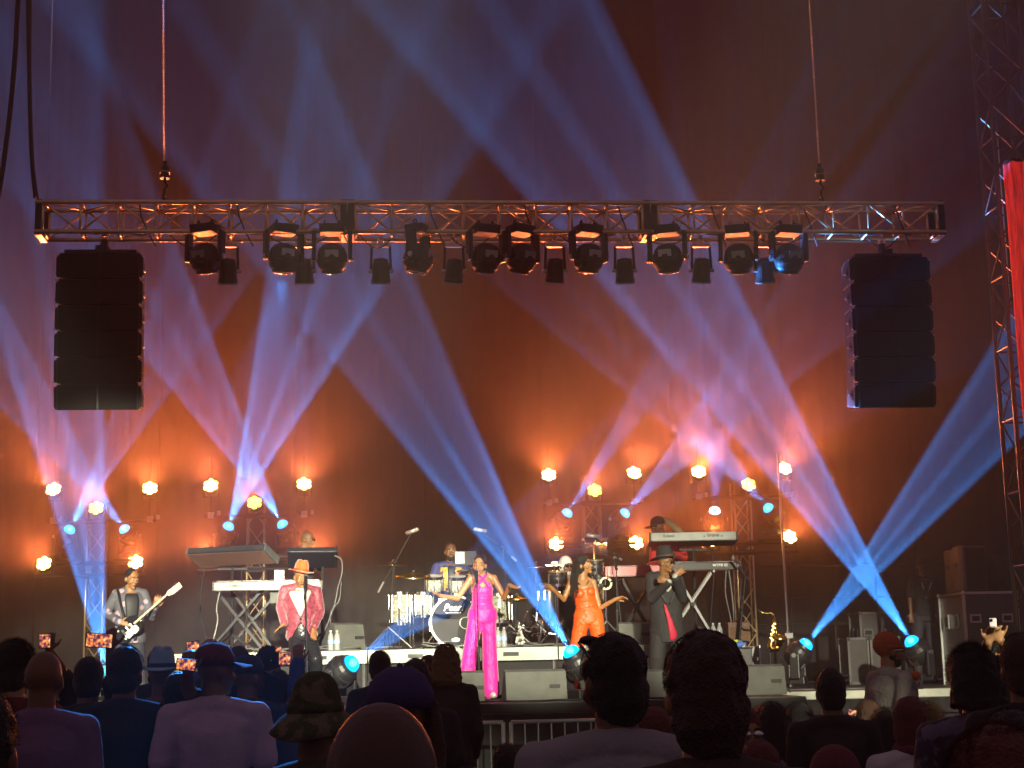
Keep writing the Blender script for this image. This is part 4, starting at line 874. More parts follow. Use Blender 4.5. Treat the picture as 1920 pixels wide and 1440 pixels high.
# ------------------------------------------------------------------ people
def skinm(n,c): return M(n,c,.45,bump=.12,bs=120,var=.1)
SK=[skinm('skin_brown',(.32,.15,.055)),skinm('skin_dark',(.15,.07,.032)),skinm('skin_tan',(.36,.19,.09)),skinm('skin_light',(.5,.3,.2))]
HAIRB=M('black_hair',(.012,.01,.009),.45,bump=.9,bs=150,spec=.5); HAIRR=M('brown_hair',(.06,.025,.012),.5,bump=.9,bs=150); HAIRF=M('fair_hair',(.2,.12,.05),.5,bump=.9,bs=150); HAIRRED=M('red_hair',(.14,.02,.015),.5,bump=.9,bs=150)
EYEW=M('eye_white',(.6,.58,.52),.2); LIPS=M('lips',(.16,.05,.04),.35); BROW=M('eyebrow',(.02,.015,.012),.8)
def head_prims(m,c,up,f,k=1):
    rt=f.cross(up).normalized()*-1
    m.ell(c+up*.025*k,rt*.075*k,f*.096*k,up*.1*k,18,12)
    m.ell(c-up*.05*k+f*.026*k,rt*.055*k,f*.06*k,up*.066*k)
    m.ell(c-up*.005*k+f*.05*k,rt*.06*k,f*.045*k,up*.075*k)
    m.cap(c+f*.092*k+up*.012*k,.010*k,c+f*.112*k-up*.028*k,.0155*k,8)
    m.ell(c+f*.105*k-up*.03*k,rt*.02*k,f*.014*k,up*.012*k,8,6)
    m.ell(c+f*.088*k-up*.062*k,rt*.026*k,f*.015*k,up*.016*k,10,6)
    m.ell(c+f*.076*k-up*.1*k,rt*.024*k,f*.02*k,up*.018*k,10,6)
    for s in(-1,1):
        m.ell(c+rt*s*.078*k-up*.008*k-f*.005*k,rt*.013*k,f*.022*k,up*.033*k,8,6)
        m.cap(c+rt*s*.012*k+f*.09*k+up*.03*k,.012*k,c+rt*s*.048*k+f*.075*k+up*.026*k,.011*k,8)
        m.ell(c+rt*s*.045*k+f*.06*k-up*.03*k,rt*.022*k,f*.025*k,up*.025*k,8,6)
def face_parts(root,c,up,f,skin,k=1,closed=False,glasses=None,beard=None):
    rt=f.cross(up).normalized()*-1
    for s in(-1,1):
        e=c+rt*s*.031*k+f*.083*k+up*.008*k
        o=MB().ell(e,rt*.016*k,f*.012*k,up*.009*k,10,6).build('eye',skin if closed else EYEW,root,smooth=True)
        if not closed: MB().ell(e+f*.009*k,rt*.007*k,f*.005*k,up*.007*k,8,6).build('iris',BROW,o,smooth=True)
        else: MB().ell(e+f*.006*k-up*.005*k,rt*.016*k,f*.007*k,up*.003*k,8,5).build('eyelash',BROW,o)
        MB().path([c+rt*s*.014*k+f*.102*k+up*.033*k,c+rt*s*.032*k+f*.096*k+up*.04*k,c+rt*s*.05*k+f*.08*k+up*.034*k],.005*k,6).build('eyebrow',BROW,root)
    MB().ell(c+f*.1*k-up*.062*k,rt*.024*k,f*.007*k,up*.009*k,12,6).build('lips',LIPS,root,smooth=True)
    if glasses:
        g=MB()
        for s in(-1,1): g.ell(c+rt*s*.033*k+f*.108*k+up*.008*k,rt*.028*k,f*.006*k,up*.02*k,12,6); g.bar(c+rt*s*.06*k+f*.095*k+up*.012*k,c+rt*s*.083*k+f*.0*k+up*.01*k,.006)
        g.bar(c-rt*.012*k+f*.112*k+up*.012*k,c+rt*.012*k+f*.112*k+up*.012*k,.006); g.build('glasses',glasses,root)
    if beard:
        m=MB(); m.ell(c-up*.085*k+f*.045*k,rt*.058*k,f*.055*k,up*.045*k); m.ell(c-up*.045*k+f*.0*k,rt*.073*k,f*.05*k,up*.045*k)
        m.blob('beard',beard,root,.007,2,.008,.01)
def hand(m,w,fd,pn,s,curl=.4,k=1,spread=.25):
    fd=V(fd).normalized(); pn=V(pn); pn=(pn-fd*pn.dot(fd)).normalized(); sd=fd.cross(pn)*s
    kn=w+fd*.088*k
    m.loft([(w-fd*.012,sd*.026*k,pn*.02*k),(w+fd*.03*k,sd*.036*k,pn*.019*k),(kn,sd*.042*k,pn*.014*k),(kn+fd*.008*k,sd*.036*k,pn*.009*k)],12)
    for i,L in enumerate((.074,.084,.078,.062)):
        o=(1.5-i)*.0205*k; d1=(fd+sd*((1.5-i)*spread*.45)-pn*curl*.35*-1).normalized(); d2=(d1+pn*curl*.8).normalized()
        a=kn+sd*o-fd*.01; b=a+d1*L*.55*k; c=b+d2*L*.5*k
        m.cap(a,.0105*k,b,.0095*k,8); m.cap(b,.0095*k,c,.008*k,8)
    a=w+fd*.025*k+sd*.03*k; b=a+(fd*.6+sd*.75+pn*.2).normalized()*.045*k; c=b+(fd*.85+sd*.3+pn*.3).normalized()*.036*k
    m.cap(a,.014*k,b,.0115*k,8); m.cap(b,.0115*k,c,.009*k,8)
class Person:
    def __init__(p,label,J,facing,skin,group=None,hw=.155,ww=.125,cw=.15,arm=1.0,leg=1.0,face=None,hup=None,base=None,k=1.0,dep=1.0):
        p.J=J; p.skin=skin; p.k=k; p.f=V(facing); J=p.J
        p.hm=(J['ha']+J['hb'])/2; p.sm=(J['sa']+J['sb'])/2; p.up=(p.sm-p.hm).normalized()
        rt=J['sb']-J['sa']; p.w=rt.length/2; p.rt=(rt-p.up*rt.dot(p.up)).normalized(); ff=p.rt.cross(p.up); p.fw=ff if ff.dot(p.f)>0 else -ff
        p.face=(V(face) if face else p.fw).normalized(); p.hup=(V(hup) if hup else Z); p.hup=(p.hup-p.face*p.hup.dot(p.face)).normalized()
        b=base or V((p.hm.x,p.hm.y,min(J['fa'].z,J['fb'].z)))
        p.root=thing('person',label,'person',b,group); p.L=(p.sm-p.hm).length
        p.hw,p.ww,p.cw,p.arm,p.leg,p.dep=hw,ww,cw,arm,leg,dep
        p.secs=[(-.2,hw*.7,.1*dep),(-.04,hw*1.0,.118*dep),(.12,hw*.98,.118*dep),(.38,ww,.098*dep),(.62,cw*.97,.115*dep),(.82,cw*1.05,.115*dep),(.96,p.w*.92,.085*dep),(1.06,p.w*.45,.062*dep)]
    def S(p,t):
        s=p.secs
        if t<=s[0][0]: q=s[0][1:]
        elif t>=s[-1][0]: q=s[-1][1:]
        else:
            for i in range(len(s)-1):
                if s[i][0]<=t<=s[i+1][0]:
                    u=(t-s[i][0])/(s[i+1][0]-s[i][0]); u=u*u*(3-2*u); q=[s[i][1]*(1-u)+s[i+1][1]*u,s[i][2]*(1-u)+s[i+1][2]*u]; break
        return p.hm+p.up*p.L*t,q[0],q[1]
    def torso(p,m,t0,t1,grow=0,n=12,flare=0):
        L=[]
        for i in range(n+1):
            t=t0+(t1-t0)*i/n; c,a,b=p.S(t); g=grow+flare*max(0,(.35-t))
            L.append((c,p.rt*(a+g),p.fw*(b+g)))
        m.loft(L,24)
    def limb(p,m,ks,rs,grow=0):
        P=[p.J[q] if isinstance(q,str) else q for q in ks]
        for i in range(len(P)-1): m.cap(P[i],rs[i]+grow,P[i+1],rs[i+1]+grow,12)
    def body(p,vox=.008,hands=True,fingers={},legs=True,feet=True,hk=1.0,torso=True):
        J=p.J;m=MB();k=p.arm
        head_prims(m,J['hd'],p.hup,p.face,hk)
        m.cap(p.sm+p.up*.0,.064,J['hd']-p.hup*.05-p.face*.016,.058)
        for s in 'ab': m.cap(p.sm+p.up*.055-p.fw*.02,.05,p.sm.lerp(J['s'+s],.75)+p.up*.012,.04)
        p.torso(m,-.12,1.06)
        for s in 'ab':
            m.ball(J['s'+s],.052*k); p.limb(m,('s'+s,'e'+s,'w'+s),(.047*k,.037*k,.026*k))
            fd,pn,sg,cu,*sp=fingers.get(s,((J['w'+s]-J['e'+s]),p.fw,1 if s=='a' else -1,.4))
            if hands: hand(m,J['w'+s],fd,pn,sg,cu,.86 if sp else 1,sp[0] if sp else .25)
            else: m.cap(J['w'+s],.03,J['w'+s]+(J['w'+s]-J['e'+s]).normalized()*.08,.035)
            if legs:
                p.limb(m,('h'+s,'k'+s,'f'+s),(.085*p.leg,.055*p.leg,.04)); 
        p.b=m.blob('body',p.skin,p.root,vox,3); return p
    def top(p,name,mat,t0=0,t1=1.0,sleeve=1,grow=.014,vox=.009,flare=0,sg=.016,disp=.006,slv=(.056,.046,.036)):
        m=MB(); p.torso(m,t0,t1,grow,flare=flare); J=p.J
        if t1>.95:
            m.cap(p.sm,.068,p.sm+p.up*.05,.06)
            for s in 'ab': m.cap(p.sm+p.up*.045-p.fw*.02,.056+grow*.4,p.sm.lerp(J['s'+s],.8)+p.up*.014,.046+grow*.4)
        for s in 'ab':
            if sleeve:
                m.ball(J['s'+s],.066); e=J['e'+s]; wv=J['w'+s]
                if sleeve>=1: p.limb(m,('s'+s,e,e.lerp(wv,.93)),tuple(v*p.arm for v in slv),.006)
                else: p.limb(m,('s'+s,J['s'+s].lerp(e,.75)),(.058*p.arm,.058*p.arm),.008)
        o=m.blob(name,mat,p.root,vox,3,disp,.09); return o
    def trousers(p,mat,r=(.1,.075,.06),vox=.01,t1=.2,grow=.008,name='trousers',end=1.0,disp=.006):
        m=MB(); p.torso(m,-.14,t1,grow,6); J=p.J
        for s in 'ab':
            p.limb(m,('h'+s,'k'+s,J['k'+s].lerp(J['f'+s],end)),r)
        return m.blob(name,mat,p.root,vox,3,disp,.08)
    def shoes(p,mat,dirs=None,name='shoe'):
        for s in 'ab':
            a=p.J['f'+s]; d=(dirs or {}).get(s,V((p.fw.x,p.fw.y,0)).normalized()); z=a.z
            m=MB(); m.ell(a+d*.05-Z*.035,d.cross(Z)*.042,d*.125,Z*.045,12,8); m.cap(a,.042,a-Z*.03,.045)
            m.blob(name,mat,p.root,.01,2)
    def patch(p,name,mat,t0,t1,f0,f1,off,nv=12,nu=6,parent=None,solid=.008):
        def fn(u,v):
            t=t0+(t1-t0)*v; c,a,b=p.S(t); ph=f0(v)+(f1(v)-f0(v))*u; dr=p.rt*math.sin(ph)*a+p.fw*math.cos(ph)*b
            return c+dr+dr.normalized()*off
        return MB().grid(fn,nu,nv).build(name,mat,parent or p.root,smooth=True,solid=solid)
    def cap_hair(p,mat,k=1.0,back=.0,down=.0,disp=.006,vox=.008,name='hair',grow=1.0):
        c=p.J['hd'];u=p.hup;f=p.face;rt=f.cross(u).normalized()*-1; m=MB(); g=grow
        m.ell(c+u*.04*k-f*.012*k,rt*.083*k*g,f*.096*k*g,u*.098*k*g,18,12)
        m.ell(c-u*.025*k-f*.028*k,rt*.0765*k,f*.074*k,u*.085*k,16,10)
        if down: m.ell(c-u*.02*k-f*.04*k,rt*.079*k*g,f*.068*k*g,u*(.09+down)*k,16,10)
        return m.blob(name,mat,p.root,vox,2,disp,.02)
def Jx(Y,d,stage=True):
    o={}
    for k,v in d.items(): o[k]=at(v[0],v[1],Y+(v[2] if len(v)>2 else 0))
    return o
def strands(o_parent,c,u,f,k,mat,n=2500,L=.02,cover=-.2,name='stray_hair'):
    "fine stray hairs round a head"
    m=MB(); rt=f.cross(u).normalized()
    for i in range(n):
        while True:
            d=V((rng.gauss(0,1),rng.gauss(0,1),rng.gauss(0,1))).normalized()
            if d.z>cover: break
        p=c+u*.04*k+rt*d.x*.083*k+f*d.y*.096*k+u*d.z*.098*k; nd=(rt*d.x+f*d.y+u*d.z+V((rng.uniform(-.6,.6),rng.uniform(-.6,.6),rng.uniform(-.9,.3)))).normalized()
        s=nd.cross(V((.3,.5,.8))).normalized()*.0008*k
        m.add([p-s,p+s,p+nd*L*rng.uniform(.4,1.2)],[(0,1,2)])
    return m.build(name,mat,o_parent,kind='stuff')
FR=(0,-1,0)
PINK=M('pink_satin',(.72,.01,.27),.5,bump=.8,bs=16,var=.08,sheen=.3); ORANGE=M('orange_satin',(.75,.09,.007),.48,bump=.8,bs=16,var=.08)
WSHIRT=M('white_shirt',(.5,.5,.44),.7,bump=.2); LEATH=M('black_leather',(.015,.015,.016),.25,bump=.6,bs=14)
# --- singer in pink
J=Jx(19.3,dict(hd=(899.5,1060,-.04),sa=(882.5,1085),sb=(925.5,1084),ea=(858,1122,-.06),eb=(946,1121,-.02),wa=(824.5,1117,-.22),wb=(954.5,1097,-.22),ha=(893,1158),hb=(916,1158),ka=(884,1203,-.06),kb=(917.5,1203,0),fa=(872,1296),fb=(921,1296)))
J['fa'].z=J['fb'].z=GZ+.09
p=Person('woman in a bright pink halter jumpsuit singing with her arms spread',J,FR,SK[0],'performers on stage',hw=.175,ww=.118,cw=.125,arm=.92,leg=1.05,face=(-.3,-1,-.12),hup=(.08,0,1))
p.body(.007,fingers={'a':((-1,-.35,.55),(0,-.3,1),-1,.5),'b':((.75,-.5,-.3),(0,-.4,1),1,.3)})
face_parts(p.root,J['hd'],p.hup,p.face,SK[0],closed=True)
p.cap_hair(HAIRB,1.0,down=.0,disp=.003); hd=J['hd']; MB().ell(hd-p.face*.1+Z*.03,(.05,0,0),(0,.05,0),(0,0,.05)).blob('hair_bun',HAIRB,p.root,.008,2,.004,.02)
m=MB(); p.torso(m,-.14,.76,.011,14); 
for s in 'ab': p.limb(m,('h'+s,'k'+s,J['k'+s].lerp(J['f'+s],.97)),(.098,.088,.105))
c,a,b=p.S(.72)
for s in(-1,1): m.ell(c+p.rt*s*.062+p.fw*.075,p.rt*.062,p.fw*.058,p.up*.062)
js=m.blob('jumpsuit',PINK,p.root,.008,3,.008,.06)
for s in(-1,1):
    q0=p.S(.82)[0]+p.rt*s*.075+p.fw*.115; q1=p.sm+p.up*.035-p.rt*s*.045+p.fw*.055
    MB().path([q0-p.up*.05,q0,q0.lerp(q1,.5)+p.fw*.015,q1,p.sm+p.up*.07-p.rt*s*.062],[.03,.03,.02,.018,.015],8).build('halter_strap',PINK,js,smooth=True)
for z_ in (.2,.28,.36,.44,.52,.6): p.patch('gathered_fold',PINK,z_,z_+.03,lambda v:-1.2,lambda v:1.2,.013,2,14,js,.012)
rt_=p.face.cross(p.hup).normalized()
for s in(-1,1): MB().lathe(hd+rt_*s*.085-p.hup*.075,Z,[(.001,.03),(.012,.0),(.014,-.03),(.001,-.05)],10).build('earring',CHROME,p.root)
p.shoes(M('white_heels',(.6,.58,.55),.35),{'a':V((-.2,-1,0)).normalized(),'b':V((.2,-1,0)).normalized()})
# --- singer in orange
J=Jx(19.7,dict(hd=(1094,1060,-.03),sa=(1072,1089),sb=(1112,1092),ea=(1057,1124,-.02),eb=(1124,1141,0),wa=(1038,1106,-.2),wb=(1153,1124,-.2),ha=(1091,1161),hb=(1116,1161),ka=(1083,1205,-.1),kb=(1123,1200,-.1),fa=(1066,1290),fb=(1128,1290)))
J['fa'].z=J['fb'].z=GZ+.09
p=Person('woman with long dark braids dancing in an orange strapless jumpsuit',J,FR,SK[0],'performers on stage',hw=.18,ww=.118,cw=.13,arm=.9,leg=1.1,face=(.85,-.5,.15),hup=(-.25,0,1))
p.body(.007,fingers={'a':((-.6,-.3,.4),(0,-.5,-1),-1,.7),'b':((.9,-.4,.25),(0,-.4,-1),1,.6)})
face_parts(p.root,J['hd'],p.hup,p.face,SK[0])
hd=J['hd']; hr=p.cap_hair(HAIRB,1.06,down=.02,disp=.008)
for i in range(26):
    a=R(-268+i*5.6); o=V((math.cos(a)*.085,math.sin(a)*.085,0)); st=hd+o*(1.0 if o.y>0 else 1.15)+(V((0,0,0)) if o.y>0 else V((0,-.05,0)))+Z*rng.uniform(0,.05)-V((.02,0,0)); L=rng.uniform(.3,.46)
    pts=[st,st+o*.35-Z*.1]+[st+o*(.45+.1*math.sin(k+i))+V((rng.uniform(-.02,.02),-.02*k*(1 if o.y<0 else 0),-.1-(L-.1)*k/4)) for k in range(1,5)]
    MB().path(pts,[.012,.013,.013,.012,.01,.006],6).build('braid',HAIRB,p.root,smooth=True)
m=MB(); p.torso(m,-.14,.8,.011,14)
c,a,b=p.S(.7)
for s in(-1,1): m.ell(c+p.rt*s*.062+p.fw*.088,p.rt*.064,p.fw*.06,p.up*.062)
for s in 'ab': p.limb(m,('h'+s,'k'+s,J['k'+s].lerp(J['f'+s],.97)),(.102,.09,.105))
js=m.blob('jumpsuit',ORANGE,p.root,.008,3,.008,.06)
p.patch('waist_sash',ORANGE,.3,.46,lambda v:-1.5,lambda v:1.5,.016,4,14,js,.012)
MB().path([p.sm+p.rt*x*.07+p.fw*(.08+.02*(1-abs(x)))-p.up*(.01+.07*(1-abs(x))) for x in(-1,-.6,-.2,0,.2,.6,1)],.007,6).build('necklace',CHROME,p.root,smooth=True)
p.shoes(M('orange_shoes',(.5,.1,.02),.4))
# --- man in the pink jacket and orange hat
J=Jx(19.3,dict(hd=(564,1083,-.05),sa=(534,1106),sb=(593,1109),ea=(526,1140,.02),eb=(601,1146,.0),wa=(533,1170,-.2),wb=(588,1176,-.18),ha=(555,1190,.02),hb=(577,1190,.02),ka=(556,1236,-.25),kb=(592,1236,-.22),fa=(560,1296,.02),fb=(596,1296,.02)))
J['fa'].z=J['fb'].z=GZ+.1
p=Person('man in a pink brocade jacket and bright orange fedora at the microphone',J,FR,SK[0],'performers on stage',hw=.15,ww=.15,cw=.165,face=(.35,-1,-.25))
p.body(.007,fingers={'a':((-.6,-.55,-.5),(.2,-.3,-1),-1,.1),'b':((.05,-.4,-1),(-.6,.6,0),1,.3)},hk=1.0)
face_parts(p.root,J['hd'],p.hup,p.face,SK[0]); 
BROC=patterned('pink_brocade',(.3,.04,.065),(.15,.015,.03),34,.52,.45,.4)
for n_ in [n for n in BROC.node_tree.nodes if n.type=='BSDF_PRINCIPLED']: n_.inputs['Sheen Weight'].default_value=.4
jk=p.top('jacket',BROC,-.12,1.02,1,.03,flare=.05,disp=.012,slv=(.064,.052,.045))
p.patch('shirt_front',WSHIRT,.42,1.0,lambda v:-.03-.62*v,lambda v:.03+.62*v,.044,12,8,solid=.01)
LAP=patterned('pink_lapel',(.34,.05,.08),(.2,.03,.045),34,.5,.4,.3)
for s in(-1,1): p.patch('lapel',LAP,.42,1.0,lambda v,s=s:s*(.03+.62*v),lambda v,s=s:s*(.05+.95*v-.35*v*v),.052,12,4,jk,.012)
p.patch('jacket_opening',LEATH,-.14,.3,lambda v:-.75*(1-v)-.01,lambda v:.75*(1-v)+.01,.049,8,6,jk,.006)
MB().ball(p.S(.36)[0]+p.fw*.155,.012).build('button',BLK,jk)
for s in(-1,1): p.patch('pocket_flap',LAP,.12,.17,lambda v,s=s:s*.75,lambda v,s=s:s*1.25,.047,2,4,jk,.012)
for s in(-1,1): MB().prism([(0,0),(.05,.0),(.03,.065),(0,.05)],p.sm+p.up*.03+p.fw*.085,p.rt*s,p.up*-1,p.fw*.012).build('collar',WSHIRT,p.root)
p.trousers(LEATH,(.1,.085,.07)); p.shoes(BLK)
def fedora(p,mat,band,k=1.0,tilt=V((0,0,1)),brim=.15,lift=.075,crown=.115,pinch=True,bdrop=.02,name='fedora_hat'):
    c=p.J['hd']+p.hup*lift; u=(p.hup+tilt*0+p.face*-.0).normalized() if tilt is None else V(tilt).normalized(); f=(p.face-u*p.face.dot(u)).normalized(); rt=f.cross(u).normalized(); m=MB()
    def rim(u_,v_):
        a=u_*6.2832; r=.078+(brim-.078)*v_; e=rt*math.cos(a)*r*.95+f*math.sin(a)*r*1.12
        return c+e*k+u*(-bdrop*v_*v_+.03*v_*v_*abs(math.cos(a))**2)*k
    h=MB().grid(rim,40,5).build(name,mat,p.root,smooth=True,solid=.006)
    m.loft([(c+u*t*k,rt*.083*s*k,f*.102*s*k) for t,s in(((-.02,1.0),(.02,1.0),(crown*.6,.93),(crown*.9,.82),(crown,.6)) if pinch else ((-.03,1.0),(.02,1.0),(.06,.93),(.095,.78),(.12,.52),(.13,.25)))],24)
    if pinch: m.ell(c+u*crown*k-rt*.03*k,rt*.028*k,f*.08*k,u*.02*k); m.ell(c+u*crown*k+rt*.03*k,rt*.028*k,f*.08*k,u*.02*k)
    m.blob('hat_crown',mat,h,.007,2)
    MB().loft([(c+u*t*k,rt*.0875*k,f*.1065*k) for t in(.0,.028)],24,False).build('hat_band',band,h,smooth=True,solid=.004)
    return h
OFELT=M('orange_felt',(.85,.13,.012),.85,bump=.2,sheen=.4)
fedora(p,OFELT,M('orange_band',(.6,.07,.01),.6),1.08,(.14,0,1))
# --- man in the dark suit
J=Jx(19.5,dict(hd=(1247,1056,-.06),sa=(1221,1083),sb=(1272,1088),ea=(1222,1122,-.1),eb=(1279,1121,-.08),wa=(1254,1091,-.34),wb=(1266,1081,-.36),ha=(1236,1183),hb=(1266,1183),ka=(1232,1232,-.1),kb=(1275,1230,-.1),fa=(1228,1290),fb=(1284,1290)))
J['fa'].z=J['fb'].z=GZ+.1
SUIT=M('charcoal_suit',(.03,.03,.031),.75,bump=.25)
p=Person('man in a dark suit and black hat crossing his arms before his chest',J,FR,SK[0],'performers on stage',hw=.165,ww=.17,cw=.18,face=(.8,-.6,-.05))
p.body(.007,fingers={'a':((-1,-.1,.3),(0,-1,-.2),1,.5),'b':((.85,-.1,.75),(0,-1,-.2),-1,.3)})
face_parts(p.root,J['hd'],p.hup,p.face,SK[0],glasses=DARKGL)
jk=p.top('suit_jacket',SUIT,-.22,1.02,1,.034,flare=.07,disp=.012,slv=(.07,.06,.05))
REDS=M('red_shirt',(.6,.02,.06),.6,bump=.2)
p.patch('shirt_tail',REDS,-.19,.5,lambda v:-.1-.1*v+.12*(1-v),lambda v:-.02-.1*v+.5*(1-v),.066,14,4,solid=.01)
p.patch('shirt_front',WSHIRT,.74,1.0,lambda v:-.04-.55*v,lambda v:.04+.55*v,.05,8,6,solid=.01)
for s in(-1,1): p.patch('lapel',M('suit_lapel',(.04,.04,.042),.6),.5,1.0,lambda v,s=s:s*(.04+.55*v),lambda v,s=s:s*(.08+.9*v-.3*v*v),.056,10,4,jk,.012)
for s in 'ab':
    d=(J['w'+s]-J['e'+s]).normalized(); MB().cap(J['w'+s]-d*.1,.05,J['w'+s]-d*.005,.042).blob('shirt_cuff',WSHIRT,p.root,.008,2,.006,.03)
p.trousers(SUIT,(.115,.1,.085)); p.shoes(BLK)
fedora(p,M('black_felt',(.03,.028,.028),.85,bump=.2),M('hat_band_brown',(.1,.05,.04),.6),1.12,(-.12,0,1),brim=.165)
# --- guitarist
J=Jx(19.5,dict(hd=(246,1086,-.04),sa=(219,1114,-.06),sb=(269,1114,.04),ea=(199,1150,.02),eb=(284,1155,-.02),wa=(225,1167,-.25),wb=(290,1138,-.2),ha=(231,1198),hb=(256,1198),ka=(228,1245,-.03),kb=(262,1245,-.03),fa=(226,1296),fb=(268,1296)))
J['fa'].z=J['fb'].z=GZ+.1
p=Person('man in a flower patterned jacket playing a black electric guitar',J,(.3,-1,0),SK[0],'performers on stage',hw=.15,ww=.145,cw=.16,face=(.7,-.75,-.2))
p.body(.007,fingers={'a':((1,-.15,-.12),(0,1,-.3),1,.6),'b':((.35,-.35,.85),(0,1,.1),-1,.9)})
face_parts(p.root,J['hd'],p.hup,p.face,SK[0]); p.cap_hair(HAIRB,.98,disp=.003)
FLOW=patterned('flower_cloth',(.1,.1,.115),(.4,.28,.32),9,.3,.7,.2,'voronoi')
jk=p.top('jacket',FLOW,-.1,1.02,1,.03,flare=.05,disp=.01,slv=(.062,.052,.045))
p.patch('shirt_front',M('black_shirt',(.02,.02,.022),.6),-.05,1.0,lambda v:-.3-.1*v,lambda v:.3+.1*v,.042,12,6,solid=.01)
p.trousers(M('dark_denim',(.03,.03,.04),.8,bump=.3)); p.shoes(BLK)
gc=at(240,1180,19.5-.27); hs=at(322,1108,19.5-.3); d=(hs-gc).normalized(); n=V((0.1,-1,.05)); n=(n-d*n.dot(d)).normalized(); sd=n.cross(d)
g=thing('electric_guitar','black electric guitar with a pearly pickguard and long pale neck','guitar',gc)
out=[]
for q in range(40):
    a=q/40*6.2832; r=.15+.028*math.cos(2*a)+.0*a; r*=1-.28*math.exp(-((a-1.75)/.35)**2)-.28*math.exp(-((a-4.55)/.35)**2)-.12*math.exp(-(min(a,6.283-a)/.3)**2); out.append((math.cos(a)*r*1.12,math.sin(a)*r))
MB().prism(out,gc-n*.005,d,sd,-n*.045).build('guitar_body',M('black_lacquer',(.01,.01,.01),.12),g,bevel=.008)
pg=[(x*.5+.02,y*.42-.05) for x,y in out]; MB().prism(pg,gc-n*.004,d,sd,n*.008).build('pickguard',M('pearl_plastic',(.6,.6,.5),.25,var=.3,vs=40),g)
for k,x in enumerate((-.06,.0,.06)): MB().box(gc+d*x+n*.008,(.02,.08,.012),Matrix((d,sd,n)).transposed()).build('pickup',ALU if k else BLK,g)
for x,y in((-.09,-.07),(-.05,-.085),(-.1,.06)): MB().lathe(gc+d*x+sd*y+n*.004,n,[(.014,0),(.012,.018),(.001,.02)],12).build('control_knob',WHITEP,g)
na=gc+d*.1+n*.012; ne=gc+d*.62+n*.012
MB().bar(na,ne,.045,.022).build('neck',M('maple',(.55,.42,.25),.4),g); MB().bar(na+n*.014,ne+n*.014,.04,.006).build('fretboard',M('pale_fretboard',(.6,.52,.36),.35),g)
for k in range(14): q=na.lerp(ne,1-.88**k+.02); MB().box(q+n*.018,(.003,.042,.003),Matrix((d,sd,n)).transposed()).build('fret',CHROME,g)
MB().prism([(0,-.022),(.05,-.045),(.19,-.05),(.2,.02),(.04,.03),(0,.022)],ne,d,sd,n*.016).build('headstock',M('maple'  ,(.55,.42,.25),.4),g)
for k in range(6): MB().ball(ne+d*(.045+.026*k)+sd*(-.058 if k%2 else .04)+n*.008,.013).build('tuning_peg',CHROME,g)
for k in range(6): o=sd*(k-2.5)*.006; MB().tube(gc-d*.1+o+n*.016,ne+o+n*.022,.0009,n=4).build('string',CHROME,g)
MB().path([gc-d*.15,p.S(.5)[0]-p.rt*.1+p.fw*.17,p.J['sa']+Z*.05+p.fw*.06,p.J['sa']+Z*.04-p.fw*.09],.018,6).build('strap',BLK,g,smooth=True)
# --- bald keyboard player
J=Jx(22.0,dict(hd=(575,1012),sa=(550,1036,.15),sb=(588,1040,-.1),ea=(552,1065),eb=(600,1064,-.3),wa=(572,1052,-.45),wb=(606,1050,-.45),ha=(562,1098),hb=(582,1098),ka=(562,1150),kb=(584,1150),fa=(562,1205),fb=(584,1205)))
J['fa'].z=J['fb'].z=RZ+.09
p=Person('bald keyboard player in dark glasses behind the slim black keyboard',J,(.6,-1,0),SK[0],'performers on stage',face=(1,-.35,-.15))
p.body(.009); face_parts(p.root,J['hd'],p.hup,p.face,SK[0],glasses=DARKGL); p.top('shirt',M('black_shirt',(.02,.02,.022),.6),0,1.02); p.trousers(MATS['dark_denim']); p.shoes(BLK)
# --- drummer
J=Jx(21.75,dict(hd=(845,1035),sa=(819,1063),sb=(872,1063),ea=(809,1095,-.1),eb=(884,1095,-.1),wa=(822,1088,-.45),wb=(868,1088,-.45),ha=(833,1135),hb=(860,1135),ka=(822,1150,-.4),kb=(872,1150,-.4),fa=(824,1200,-.4),fb=(870,1200,-.4)))
J['fa'].z=J['fb'].z=RZ+.09
p=Person('bearded drummer in a navy and yellow shirt sitting behind the drum kit',J,FR,SK[1],'performers on stage',face=(.05,-1,-.05),cw=.17)
p.body(.009); face_parts(p.root,J['hd'],p.hup,p.face,SK[1],beard=HAIRB); p.cap_hair(HAIRB,.97,disp=.002)
NAVY=M('navy_cloth',(.02,.025,.1),.7,bump=.2); jk=p.top('shirt',NAVY,0,1.02,.5,.02)
for s in(-1,1): p.patch('yellow_panel',patterned('yellow_print',(.65,.33,.03),(.05,.04,.1),22,.56),.35,.98,lambda v,s=s:s*.22,lambda v,s=s:s*.75,.034,8,4,jk,.008)
p.patch('tee_front',M('black_shirt',(.02,.02,.022),.6),.3,1.0,lambda v:-.2,lambda v:.2,.032,8,4,jk,.008)
p.trousers(MATS['dark_denim']); p.shoes(BLK)
q=p.hm; t=thing('drum_stool','round black drum stool under the drummer','stool',(q.x,q.y,RZ)); MB().lathe((q.x,q.y,q.z-.17),Z,[(.16,-.05),(.17,0),(.15,.04)],20).build('seat',BLK,t); MB().tube((q.x,q.y,RZ+.2),(q.x,q.y,q.z-.2),.02).build('post',CHROME,t)
for k in range(3): a=R(90+120*k); MB().tube((q.x,q.y,RZ+.22),(q.x+math.cos(a)*.25,q.y+math.sin(a)*.25,RZ+.01),.012).build('leg',CHROME,t)
